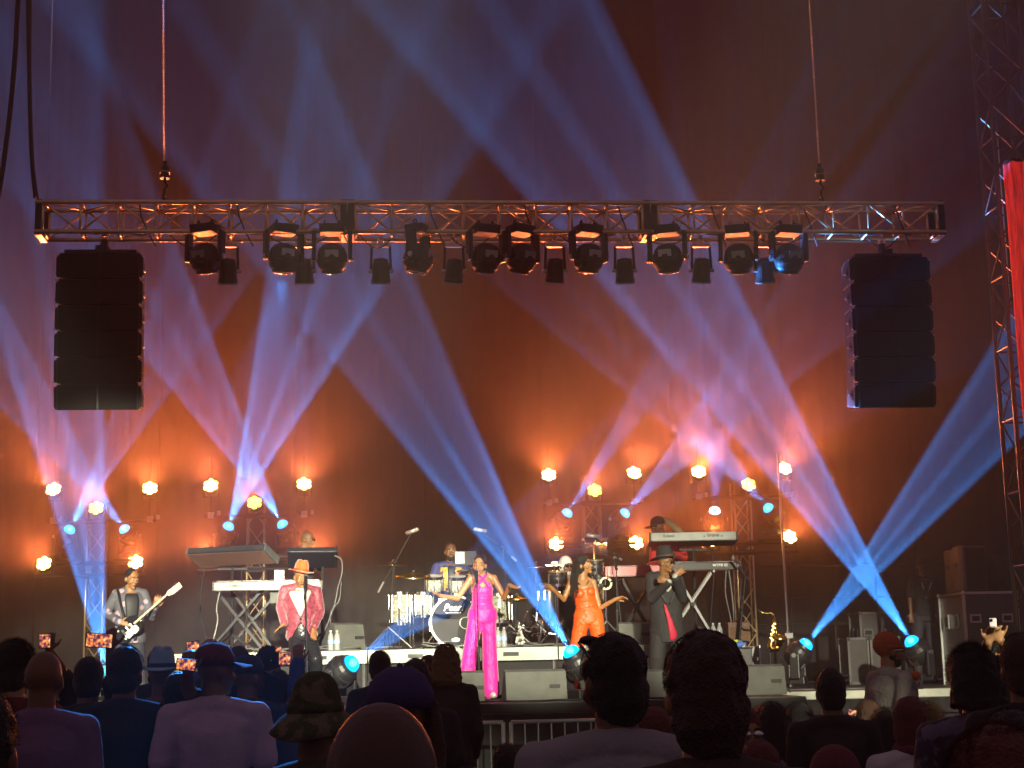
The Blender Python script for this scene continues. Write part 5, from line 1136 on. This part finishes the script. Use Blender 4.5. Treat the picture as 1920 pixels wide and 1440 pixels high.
for s,e,lb in(('a',(796,1078),'wooden drum stick in the hand nearer the gold cymbal'),('b',(880,1074),'wooden drum stick in the hand nearer the pink singer')):
    tp=at(e[0],e[1],21.0); tag(MB().tube(J['w'+s]-Yv*.05-(tp-J['w'+s])*.2,tp,.008,.006).build('drum_stick',M('maple',(.55,.42,.25),.4)),lb,'drum stick')
# --- percussionist
J=Jx(21.8,dict(hd=(1061,1062),sa=(1046,1087),sb=(1084,1088),ea=(1042,1118,-.1),eb=(1092,1118,-.1),wa=(1046,1112,-.4),wb=(1080,1110,-.4),ha=(1056,1150),hb=(1076,1150),ka=(1055,1178),kb=(1077,1178),fa=(1055,1204),fb=(1077,1204)))
J['fa'].z=J['fb'].z=RZ+.09
p=Person('percussionist in a white beanie half hidden behind the orange singer',J,FR,SK[1],'performers on stage',face=(.4,-1,-.1))
p.body(.009); face_parts(p.root,J['hd'],p.hup,p.face,SK[1],glasses=DARKGL,beard=M('grey_beard',(.4,.38,.36),.8)); p.top('shirt',M('grey_green_cloth',(.1,.11,.1),.8),0,1.02); p.trousers(MATS['dark_denim']); p.shoes(BLK)
p.cap_hair(M('white_knit',(.7,.68,.62),.9,bump=.6,bs=90),1.08,disp=.003,name='beanie',grow=1.03)
# --- keyboard player in red
J=Jx(22.0,dict(hd=(1234,988,-.1),sa=(1228,1024,-.1),sb=(1276,1012,.1),ea=(1222,1062,-.2),eb=(1284,1048,-.1),wa=(1240,1055,-.5),wb=(1266,1040,-.5),ha=(1242,1098,.1),hb=(1268,1098,.1),ka=(1242,1150),kb=(1268,1150),fa=(1242,1205),fb=(1268,1205)))
J['fa'].z=J['fb'].z=RZ+.09
REDJ=M('red_jacket',(.5,.02,.025),.6,bump=.3)
p=Person('keyboard player in a red jacket and black cap behind the silver keyboard',J,(-.5,-1,0),SK[1],'performers on stage',face=(-1,-.35,-.25),cw=.17)
p.body(.009); face_parts(p.root,J['hd'],p.hup,p.face,SK[1],glasses=CHROME); p.top('jacket',REDJ,-.1,1.03,1,.03,disp=.012); p.trousers(MATS['dark_denim']); p.shoes(BLK)
def ballcap(p,mat,k=1.0,dirv=None,brim=True,name='cap',lift=0,bm=None):
    c=p.J['hd'];u=p.hup;f=(V(dirv) if dirv else p.face); f=(f-u*f.dot(u)).normalized(); rt=f.cross(u).normalized(); m=MB()
    m.loft([(c+u*(.035+lift)*k-f*.008*k,rt*.087*k,p.face*.103*k),(c+u*(.075+lift)*k-f*.008*k,rt*.084*k,p.face*.1*k),(c+u*(.115+lift)*k-f*.008*k,rt*.065*k,p.face*.078*k),(c+u*(.138+lift)*k-f*.008*k,rt*.03*k,p.face*.036*k)],24)
    h=m.build(name,mat,p.root,smooth=True)
    if brim:
        def fn(a,b): 
            q=R(-62+124*a); r=.088+.078*b*math.cos(q*.9)**.6; return c+u*(.042+lift-.012*b-.03*b*math.sin(q)**2)*k+(rt*math.sin(q)*r*.95+f*math.cos(q)*(r*1.08+.008))*k
        MB().grid(fn,16,4).build('brim',bm or mat,h,smooth=True,solid=.005)
    MB().ball(c+u*(.14+lift)*k-f*.008*k,.008*k).build('cap_button',mat,h)
    for s in (-1,0,1):
        MB().path([c+u*(.04+lift)*k-f*.008*k+rt*s*.089*k*math.cos(0)+f*(0 if s else .1)*k,c+u*(.1+lift)*k-f*.008*k+rt*s*.075*k+f*(0 if s else .088)*k,c+u*(.139+lift)*k-f*.008*k],.0022*k,4).build('cap_seam',mat,h)
    return h
ballcap(p,BLKM,1.1)
hd=J['hd']; MB().path([hd+Z*.12+V((.02,0,0)),hd+V((.12,.02,.09)),hd+V((.24,.04,-.0)),hd+V((.34,.05,-.1)),hd+V((.42,.05,-.22))],[.03,.05,.055,.05,.02],12).blob('head_scarf',M('khaki_scarf',(.3,.24,.13),.9,bump=.4),p.root,.012,2,.01,.05)
# --- man in the wings
J=Jx(23.2,dict(hd=(1729,1062),sa=(1710,1090),sb=(1754,1090),ea=(1706,1122),eb=(1758,1124),wa=(1708,1150,-.05),wb=(1752,1156,-.05),ha=(1722,1156),hb=(1744,1156),ka=(1721,1200),kb=(1746,1200),fa=(1720,1236),fb=(1748,1236)))
J['fa'].z=J['fb'].z=GZ+.09
p=Person('man in a black T-shirt with a chain and pendant standing in the dark wing',J,FR,SK[1],'people in the wings',face=(-.3,-1,-.1),cw=.17)
p.body(.01); face_parts(p.root,J['hd'],p.hup,p.face,SK[1]); tt=p.top('tshirt',M('black_tee',(.015,.015,.015),.8,bump=.2),0,1.02,.5,.02); p.trousers(MATS['dark_denim']); p.shoes(BLK); ballcap(p,BLKM,1.05)
MB().path([p.sm+p.rt*x*.08+p.fw*.125-p.up*(.02+.2*(1-abs(x))) for x in(-1,-.6,-.25,0,.25,.6,1)],.007,6).build('chain_necklace',CHROME,p.root,smooth=True)
MB().lathe(p.sm+p.fw*.135-p.up*.25,p.fw,[(.03,0),(.03,.012),(.001,.014)],14).build('pendant',CHROME,p.root); MB().lathe(J['wb'],(J['wb']-J['eb']),[(.034,-.015),(.036,0),(.034,.015)],12).build('wrist_watch',CHROME,p.root)
# ------------------------------------------------------------------ audience
CG='people in the audience'
def crowd(label,px,py,Y,look,top,skin=SK[1],yaw=0,kids=False,w=.185,hair=None,arms=None,sleeve=.5,hk=1.0,hyaw=None,bend=0,topname='tshirt',vox=.012,pants=None):
    tp=at(px,py,Y); hl=.14 if look in('cap','beanie','hat') else .128
    hd=tp-Z*hl*hk; s=1.0 if tp.z>1.5 else max(.72,tp.z/1.62)
    f=V((math.sin(R(yaw)),math.cos(R(yaw)),0)); rt=V((f.y,-f.x,0)); hf=f if hyaw is None else V((math.sin(R(hyaw)),math.cos(R(hyaw)),0))
    sz=hd.z-.212*s*max(1,hk*.95); c=V((hd.x,hd.y,0))-f*.02
    sh=lambda q:c+rt*q*w*s+Z*sz
    hz=sz-.5*s
    J=dict(hd=hd,sa=sh(-1),sb=sh(1),ha=c-rt*.085*s+Z*hz,hb=c+rt*.085*s+Z*hz,ka=c-rt*.1*s+f*.02+Z*(hz*.53),kb=c+rt*.1*s+f*.02+Z*(hz*.53),fa=c-rt*.11*s+Z*.09,fb=c+rt*.11*s+Z*.09)
    for q,n in((-1,'a'),(1,'b')):
        J['e'+n]=J['s'+n]+rt*q*.05*s-Z*.29*s-f*.02; J['w'+n]=J['e'+n]-rt*q*.02*s-Z*.18*s+f*.17*s
    fing={}
    if arms:
        for n,(e,wv,*tg) in arms.items():
            J['e'+n]=at(*e); J['w'+n]=at(*wv); fing[n]=((at(*tg[0])-J['w'+n]) if tg else (0,.1,1) if J['w'+n].z>J['e'+n].z-.05 else f,f,1 if n=='a' else -1,1.5,.04)
    p=Person(label,J,f,skin,CG,hw=.165*s,ww=.15*s,cw=.165*s,arm=s,leg=s,face=hf,base=V((c.x,c.y,0)))
    p.body(.008 if arms else vox,hands=True,fingers=fing,hk=hk)
    p.top(topname,top,-.06,1.02,sleeve,.022,vox=vox,disp=.012,flare=.03,slv=(.06,.052,.044))
    p.trousers(pants or MATS['dark_denim'],vox=.016); p.shoes(BLK)
    return p
def short_hair(p,mat,k=1.0,n=1500,L=.009,down=.0,grow=1.0,disp=.012,ds=.028):
    h=p.cap_hair(mat,k,down=down,disp=disp,grow=grow); h.modifiers['d'].texture.noise_scale=ds
    strands(p.root,p.J['hd'],p.hup,p.face,k*grow,mat,n,L); return h
def long_hair(p,mat,k=1.0,L=.25,wd=1.0,curl=.02,n=1800):
    c=p.J['hd'];u=p.hup;f=p.face;rt=f.cross(u).normalized(); m=MB()
    m.ell(c+u*.035*k-f*.012*k,rt*.09*k*wd,f*.103*k,u*.1*k,18,12)
    m.loft([(c+u*.03*k-f*.045*k,rt*.092*k*wd,f*.07*k),(c-u*.1*k-f*.06*k,rt*.105*k*wd,f*.06*k),(c-u*(L)*k-f*.08*k,rt*.1*k*wd,f*.045*k),(c-u*(L+.04)*k-f*.08*k,rt*.06*k*wd,f*.02*k)],16)
    h=m.blob('hair',mat,p.root,.01,2,curl,.03); strands(p.root,c,u,f,k*1.04,mat,n,.03); return h
def cloth(n,c,b=.25): return M(n,c,.85,bump=b,bs=90,var=.15)
BT=cloth('black_cotton',(.012,.012,.013)); PUR=cloth('mauve_cotton',(.5,.38,.48)); BLUEC=cloth('blue_cotton',(.04,.08,.3)); PLUM=cloth('plum_cotton',(.18,.1,.2)); GREYS=cloth('pale_grey_shirt',(.3,.29,.31)); REDC=cloth('dark_red_cotton',(.14,.02,.02)); MAR=cloth('maroon_knit',(.12,.02,.03)); WHC=cloth('white_cotton',(.5,.48,.5)); NAV=cloth('navy_cotton',(.025,.03,.08)); INDC=cloth('indigo_cap_cloth',(.05,.035,.14))
SCR=bpy.data.materials.new('phone_screen'); SCR.use_nodes=True
def screen_nodes(m):
    n=m.node_tree; b=n.nodes['Principled BSDF']; N=n.nodes.new; L=n.links.new; tc=N('ShaderNodeTexCoord'); t=N('ShaderNodeTexNoise'); t.inputs['Scale'].default_value=55; t.inputs['Detail'].default_value=4; L(tc.outputs['Object'],t.inputs['Vector'])
    cr=N('ShaderNodeValToRGB'); e=cr.color_ramp.elements; e[0].position=.36; e[0].color=(.05,.02,.05,1); e[1].position=.68; e[1].color=(1,.75,.6,1)
    for q,c in((.45,(.2,.06,.12,1)),(.52,(.9,.22,.04,1)),(.6,(1,.45,.12,1))): k=e.new(q); k.color=c
    L(t.outputs[0],cr.inputs[0]); L(cr.outputs[0],b.inputs['Emission Color']); b.inputs['Emission Strength'].default_value=1.1; b.inputs['Base Color'].default_value=(.02,.02,.02,1); b.inputs['Roughness'].default_value=.1; m.cycles.emission_sampling='NONE'
screen_nodes(SCR)
def phone(label,px,py,Y,wpx,hpx,roll=0,back=False):
    c=at(px,py,Y); wd=wpx*Y/FPX; h=hpx*Y/FPX; t=thing('phone',label,'phone',c,'phones held up to film')
    fr=(c-EYE).normalized(); ex=fr.cross(Z).normalized(); ez=ex.cross(fr); q=Matrix.Rotation(R(roll),3,fr); ex=q@ex; ez=q@ez; m=Matrix((ex,-ex.cross(ez)*-1,ez)).transposed(); m=Matrix((ex,fr,ez)).transposed()
    if back:
        MB().box(c,(wd,.009,h),m).build('case',M('pale_phone_case',(.7,.72,.75),.3),t,bevel=.004); MB().box(c-fr*.007-ex*wd*.22+ez*h*.32,(wd*.4,.006,h*.25),m).build('camera_bump',DARKGL,t,bevel=.002)
    else:
        MB().box(c,(wd*1.08,.009,h*1.1),m).build('case',BLK,t,bevel=.004); MB().box(c-fr*.006,(wd*.98,.002,h*.98),m).build('screen',SCR,t)
    return c
# --- left side of the crowd
p=crowd('large dark figure cut by the picture edge with a red lit shoulder',-52,1292,3.0,'hair',REDC,SK[1],w=.2,sleeve=1); short_hair(p,HAIRB,1.02,1200)
p=crowd('man with spiky hair and a red collar beside the shaven headed man',28,1206,7.5,'hair',REDC,SK[2],hyaw=25); short_hair(p,HAIRB,1.04,4200,0.025)
p=crowd('shaven headed man in a plum shirt at the crowd\'s outer end',84,1219,7.0,'bald',PLUM,SK[1],hyaw=12,sleeve=1)
p=crowd('man with thick dark hair in a plain black T-shirt',237,1217,8.2,'hair',BT,SK[1],hyaw=15,w=.2); short_hair(p,HAIRB,1.05,3000,0.011)
p=crowd('person in a pale blue brimmed hat lit blue from the stage',304,1228,10.2,'hat',cloth('rust_cotton',(.2,.07,.04)),SK[1],w=.17)
fedora(p,cloth('pale_blue_felt',(.25,.45,.6)),cloth('blue_band',(.05,.06,.12)),1.0,(0,0,1),brim=.155,lift=.06,crown=.12)
p=crowd('person in a wide blue poncho bending low in front of the pale blue hat',362,1264,10.6,'hair',BLUEC,SK[1],w=.26,sleeve=1,topname='poncho'); ballcap(p,BLUEC,1.05,brim=False,name='blue_hood')
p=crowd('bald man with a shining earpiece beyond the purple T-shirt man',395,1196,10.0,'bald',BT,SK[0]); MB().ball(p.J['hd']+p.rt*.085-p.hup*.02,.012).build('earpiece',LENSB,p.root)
p=crowd('tall man in a mauve T-shirt and baseball cap turned sideways',404,1207,8.0,'cap',PUR,SK[1],hyaw=50,w=.215); ballcap(p,MAR,1.06)
p=crowd('man in a dark cap and navy shirt lit blue',466,1229,9.8,'cap',NAV,SK[1],hyaw=40,w=.2,sleeve=1); ballcap(p,NAV,1.06)
p=crowd('man with close cropped hair raising a blue lit arm to film',522,1256,9.9,'hair',BLUEC,SK[0],hyaw=25,arms={'b':((556,1294,9.8),(558,1242,9.85))},sleeve=1); short_hair(p,HAIRB,.98,1200,0.003)
p=crowd('person with dark tousled hair holding up a phone behind the raised arm',503,1217,11.0,'hair',BT,SK[1],w=.16); short_hair(p,HAIRB,1.08,2500,0.017)
p=crowd('small dark haired person between the mauve T-shirt man and the keyboards',448,1214,12.0,'hair',BT,SK[1]); short_hair(p,HAIRR,1.02,1200)
p=crowd('dark head low behind the pale blue hat',298,1217,12.0,'hair',BT,SK[1]); short_hair(p,HAIRB,1.0,1200)
# --- centre
p=crowd('person in a camouflage bucket hat with a wide brim',592,1284,5.7,'hat',cloth('olive_cotton',(.08,.08,.05)),SK[1],w=.19,hyaw=20)
CAMO=patterned('camo_cloth',(.05,.065,.03),(.14,.12,.07),16,.52,.9,.6)
fedora(p,CAMO,CAMO,1.1,(.0,0,1),brim=.15,lift=.045,crown=.125,pinch=False,bdrop=.085,name='bucket_hat')
p=crowd('large bald dome of a man close to the camera with an orange rim of light',715,1311,2.1,'bald',PLUM,skinm('skin_deep',(.075,.028,.014)),w=.2,vox=.008)
p=crowd('person in a round indigo cap with a long ponytail behind the bald dome',750,1258,4.7,'cap',cloth('purple_hoodie',(.12,.09,.17)),SK[1],w=.21,sleeve=1,hk=1.05); ballcap(p,INDC,1.16,dirv=(0,1,0),brim=False,name='indigo_cap')
hd=p.J['hd']; MB().path([hd+V((.09,-.02,.06)),hd+V((.105,-.05,-.05)),hd+V((.11,-.07,-.17)),hd+V((.14,-.09,-.3)),hd+V((.17,-.09,-.42))],[.022,.026,.024,.018,.008],10).blob('ponytail',HAIRR,p.root,.008,1,.012,.02)
p=crowd('person with short dark hair standing near the floor light beside the riser',712,1223,12.3,'hair',BT,SK[1]); short_hair(p,HAIRB,1.03,2200,0.014)
p=crowd('dark haired person right behind the indigo cap',779,1239,9.2,'hair',BT,SK[1]); short_hair(p,HAIRB,1.04,2000,0.010)
p=crowd('woman with fair curly hair and a black top',836,1214,12.0,'hair',BT,SK[2],w=.175,sleeve=1); long_hair(p,HAIRF,1.05,.12,1.1,.03,3500)
p=crowd('small dark head between the black haired person and the fair curls',803,1230,13.0,'hair',BT,SK[1]); short_hair(p,HAIRR,1.0,1200)
p=crowd('tall man in a pale grey shirt with sunglasses pushed up on his dark hair',1147,1197,4.4,'hair',GREYS,SK[1],w=.22,hyaw=-20,vox=.009,sleeve=1,topname='shirt'); short_hair(p,HAIRB,1.05,5000,0.005,down=.01,disp=.022,ds=.04)
hd=p.J['hd'];g=MB(); rt=p.face.cross(p.hup).normalized()
for s in(-1,1): g.ell(hd+p.face*.075+rt*s*.035+Z*.125,rt*.03,p.face*.02,Z*.014,12,6); g.bar(hd+p.face*.07+rt*s*.07+Z*.12,hd-p.face*.04+rt*s*.09+Z*.075,.006)
g.bar(hd+p.face*.09-rt*.02+Z*.122,hd+p.face*.09+rt*.02+Z*.122,.006)
g.build('sunglasses',DARKGL,p.root)
p=crowd('tall dark figure with thick reddish brown hair close to the camera',1319,1196,3.4,'hair',cloth('brown_cotton',(.05,.028,.022)),SK[0],w=.19,vox=.009,hk=1.02,sleeve=1,topname='sweater'); short_hair(p,HAIRR,1.05,7000,0.006,down=.03,grow=1.02,disp=.024,ds=.035)
# --- right side
p=crowd('man with short hair in a plain black shirt in front of the wing steps',1555,1257,8.8,'hair',BT,SK[1],w=.2,sleeve=1); short_hair(p,HAIRB,1.02,2500,0.007)
# interviewer
p=crowd('man in a knitted orange beanie and grey jacket holding an interview microphone',1665,1188,12.3,'beanie',cloth('grey_tweed',(.3,.28,.25),.6),SK[0],yaw=70,hyaw=82,w=.19,sleeve=1,topname='jacket',arms={'b':((1690,1318,12.1),(1713,1298,12.2))}); OKN=M('orange_knit',(.5,.11,.03),.9,bump=.8,bs=70)
hd=p.J['hd']; m=MB(); rt=p.face.cross(p.hup).normalized()
m.ell(hd+Z*.055-p.face*.02,rt*.097,p.face*.115,Z*.105); m.blob('beanie',OKN,p.root,.008,2,.006,.012); MB().ball(hd+Z*.165-p.face*.03,.02).build('beanie_bobble',WHITEP,p.root); MB().loft([(hd+Z*z_-p.face*.0,rt*.094,p.face*.11) for z_ in(.02,.05)],24,False).build('beanie_cuff',OKN,p.root,smooth=True,solid=.01)
face_parts(p.root,hd,p.hup,p.face,SK[0],glasses=CHROME,beard=HAIRB)
for s in (-.4,.4): p.patch('lapel',WHC,.45,.98,lambda v,s=s:s-.12,lambda v,s=s:s+.12,.04,6,3)
q=at(1717,1266,12.2); t=thing('interview_microphone','interview microphone with orange foam ball and white cube below it','microphone',q-Z*.2)
MB().ball(q,.036,14,10).blob('foam_ball',M('orange_foam',(.7,.16,.03),.95,bump=.5),t,.006,1); MB().box(q-Z*.075,(.075,.075,.065),Matrix.Rotation(R(30),3,'Z')).build('flag_cube',WHITEP,t,bevel=.006); MB().tube(q-Z*.26,q-Z*.03,.013).build('handle',BLK,t)
p=crowd('woman with a round dark bob in a leaf patterned black shirt',1821,1222,6.4,'hair',patterned('leaf_print',(.035,.025,.045),(.16,.12,.2),10,.55,.8,.2),SK[1],w=.2,sleeve=1,topname='shirt'); long_hair(p,HAIRB,1.1,.06,1.12,.02,4000)
p=crowd('woman lit yellow facing away from the stage and filming with both hands up',1864,1216,9.0,'hair',BT,SK[2],yaw=180,hyaw=180,w=.17,arms={'a':((1896,1232,8.85),(1875,1201,8.7),(1866,1180,8.66)),'b':((1842,1236,8.85),(1852,1203,8.7),(1860,1180,8.66))}); long_hair(p,HAIRB,1.0,.2,1.0); face_parts(p.root,p.J['hd'],p.hup,p.face,SK[2],glasses=DARKGL)
phone('pale phone held up in both hands by the woman lit yellow',1862,1170,8.66,13,22,0,True)
p=crowd('dark haired person in black cut by the picture edge beside the yellow lit hands',1912,1195,6.0,'hair',BT,SK[1],w=.19); short_hair(p,HAIRR,1.05,2500,0.011)
p=crowd('person with fluffy red lit hair close to the camera in the picture\'s lower corner',1868,1380,2.6,'hair',REDC,SK[0],w=.19,vox=.009); short_hair(p,HAIRRED,1.08,9000,0.010,down=.03)
p=crowd('dark head just above the fluffy red lit hair',1893,1340,4.6,'hair',BT,SK[1],w=.17); short_hair(p,HAIRB,1.06,2500,0.011)
p=crowd('seated person with chestnut hair bending over a lit phone',1626,1319,10.6,'hair',BT,SK[2],w=.16); short_hair(p,HAIRR,1.1,2500,0.011,down=.04)
p=crowd('short person with smooth black hair beside the chestnut hair',1659,1334,9.4,'hair',cloth('rose_cotton',(.14,.06,.06)),SK[1],w=.16); long_hair(p,HAIRB,1.02,.1)
p=crowd('person in a dark red headscarf and white top below the interviewer',1706,1311,8.2,'hair',WHC,SK[1],w=.2,hyaw=40); short_hair(p,HAIRRED,1.06,800,0.006,down=.05); MB().torus(p.J['hd']-Z*.13,Z,.075,.04).blob('scarf',MAR,p.root,.012,2,.012,.04)
p=crowd('fair haired woman in white beside the dark red headscarf',1738,1322,9.0,'hair',WHC,SK[3],w=.18,hyaw=50); long_hair(p,HAIRF,1.02,.14)
p=crowd('low head in a wine red knitted hat near the bottom edge',1562,1402,5.6,'beanie',MAR,SK[1],w=.18); p.cap_hair(MAR,1.1,down=.03,disp=.004,name='knitted_hat',grow=1.02)
p=crowd('dark haired child under the wide wedge monitors next to the lit glasses',1428,1327,10.6,'hair',BT,SK[1],w=.16); short_hair(p,HAIRRED,1.06,1500,0.011)
p=crowd('person with long dark hair hanging down below the wing deck corner',1446,1322,9.6,'hair',BT,SK[1],w=.16); long_hair(p,HAIRB,1.0,.28)
p=crowd('person with short curly black hair watching from below the wing deck',1497,1322,10.2,'hair',BT,SK[1],w=.16); short_hair(p,HAIRB,1.1,2800,0.014)
p=crowd('person in a plum jacket with silvery sunglasses turned towards the camera',1398,1334,8.6,'hair',PLUM,SK[2],yaw=170,hyaw=175,w=.19,sleeve=1,topname='jacket'); short_hair(p,HAIRRED,1.05,1500,0.011); face_parts(p.root,p.J['hd'],p.hup,p.face,SK[2],glasses=CHROME)
p=crowd('dark head low between the grey shirt and the tall reddish haired figure',1226,1330,8.0,'hair',BT,SK[1],w=.15); short_hair(p,HAIRRED,1.05,1500,0.011)
p=crowd('person in a mauve top low at the bottom beside the black shirt',1420,1392,6.4,'hair',cloth('mauve_top',(.16,.09,.15)),SK[1],w=.19,sleeve=1); short_hair(p,HAIRRED,1.05,1500,0.011)
p=crowd('dark haired person low at the bottom in front of the barrier',950,1398,9.5,'hair',BT,SK[1],w=.16); short_hair(p,HAIRB,1.03,1500,0.011)
p=crowd('person almost hidden behind the shaven headed man, one hand up with a phone',92,1238,10.2,'hair',BT,SK[1],arms={'b':((112,1250,10.0),(92,1220,9.95))}); short_hair(p,HAIRB,1.0,900)
# --- phones
phone('upright phone held over the shaven headed man',84,1202,9.9,19,24); phone('sideways phone filming just below the guitarist',186,1201,8.75,46,24,4)
phone('small glowing phone beside the shining earpiece',362,1212,9.0,22,18,-8); phone('sideways phone with a bright orange picture beside the pale blue hat',349,1246,7.8,34,19,8)
phone('phone in the blue lit raised hand',534,1235,9.85,21,22); phone('dim phone seen in part above the raised arm\'s phone',522,1217,10.9,10,9,4)
phone('pink glowing phone held low by the seated person with chestnut hair',1598,1336,10.4,14,10,10)
# arms that hold the lonely phones up belong to these people
for lb,px,py,Y,e,wv,n in (('person in the dark holding the sideways phone below the guitarist',168,1234,9.0,(210,1258,8.8),(207,1216,8.8),'b'),('person low beside the pale blue hat holding a bright phone',336,1262,8.2,(352,1290,7.95),(352,1262,7.85),'b')):
    p=crowd(lb,px,py,Y,'hair',BT,SK[1],arms={n:(e,wv)}); short_hair(p,HAIRB,1.0,900)
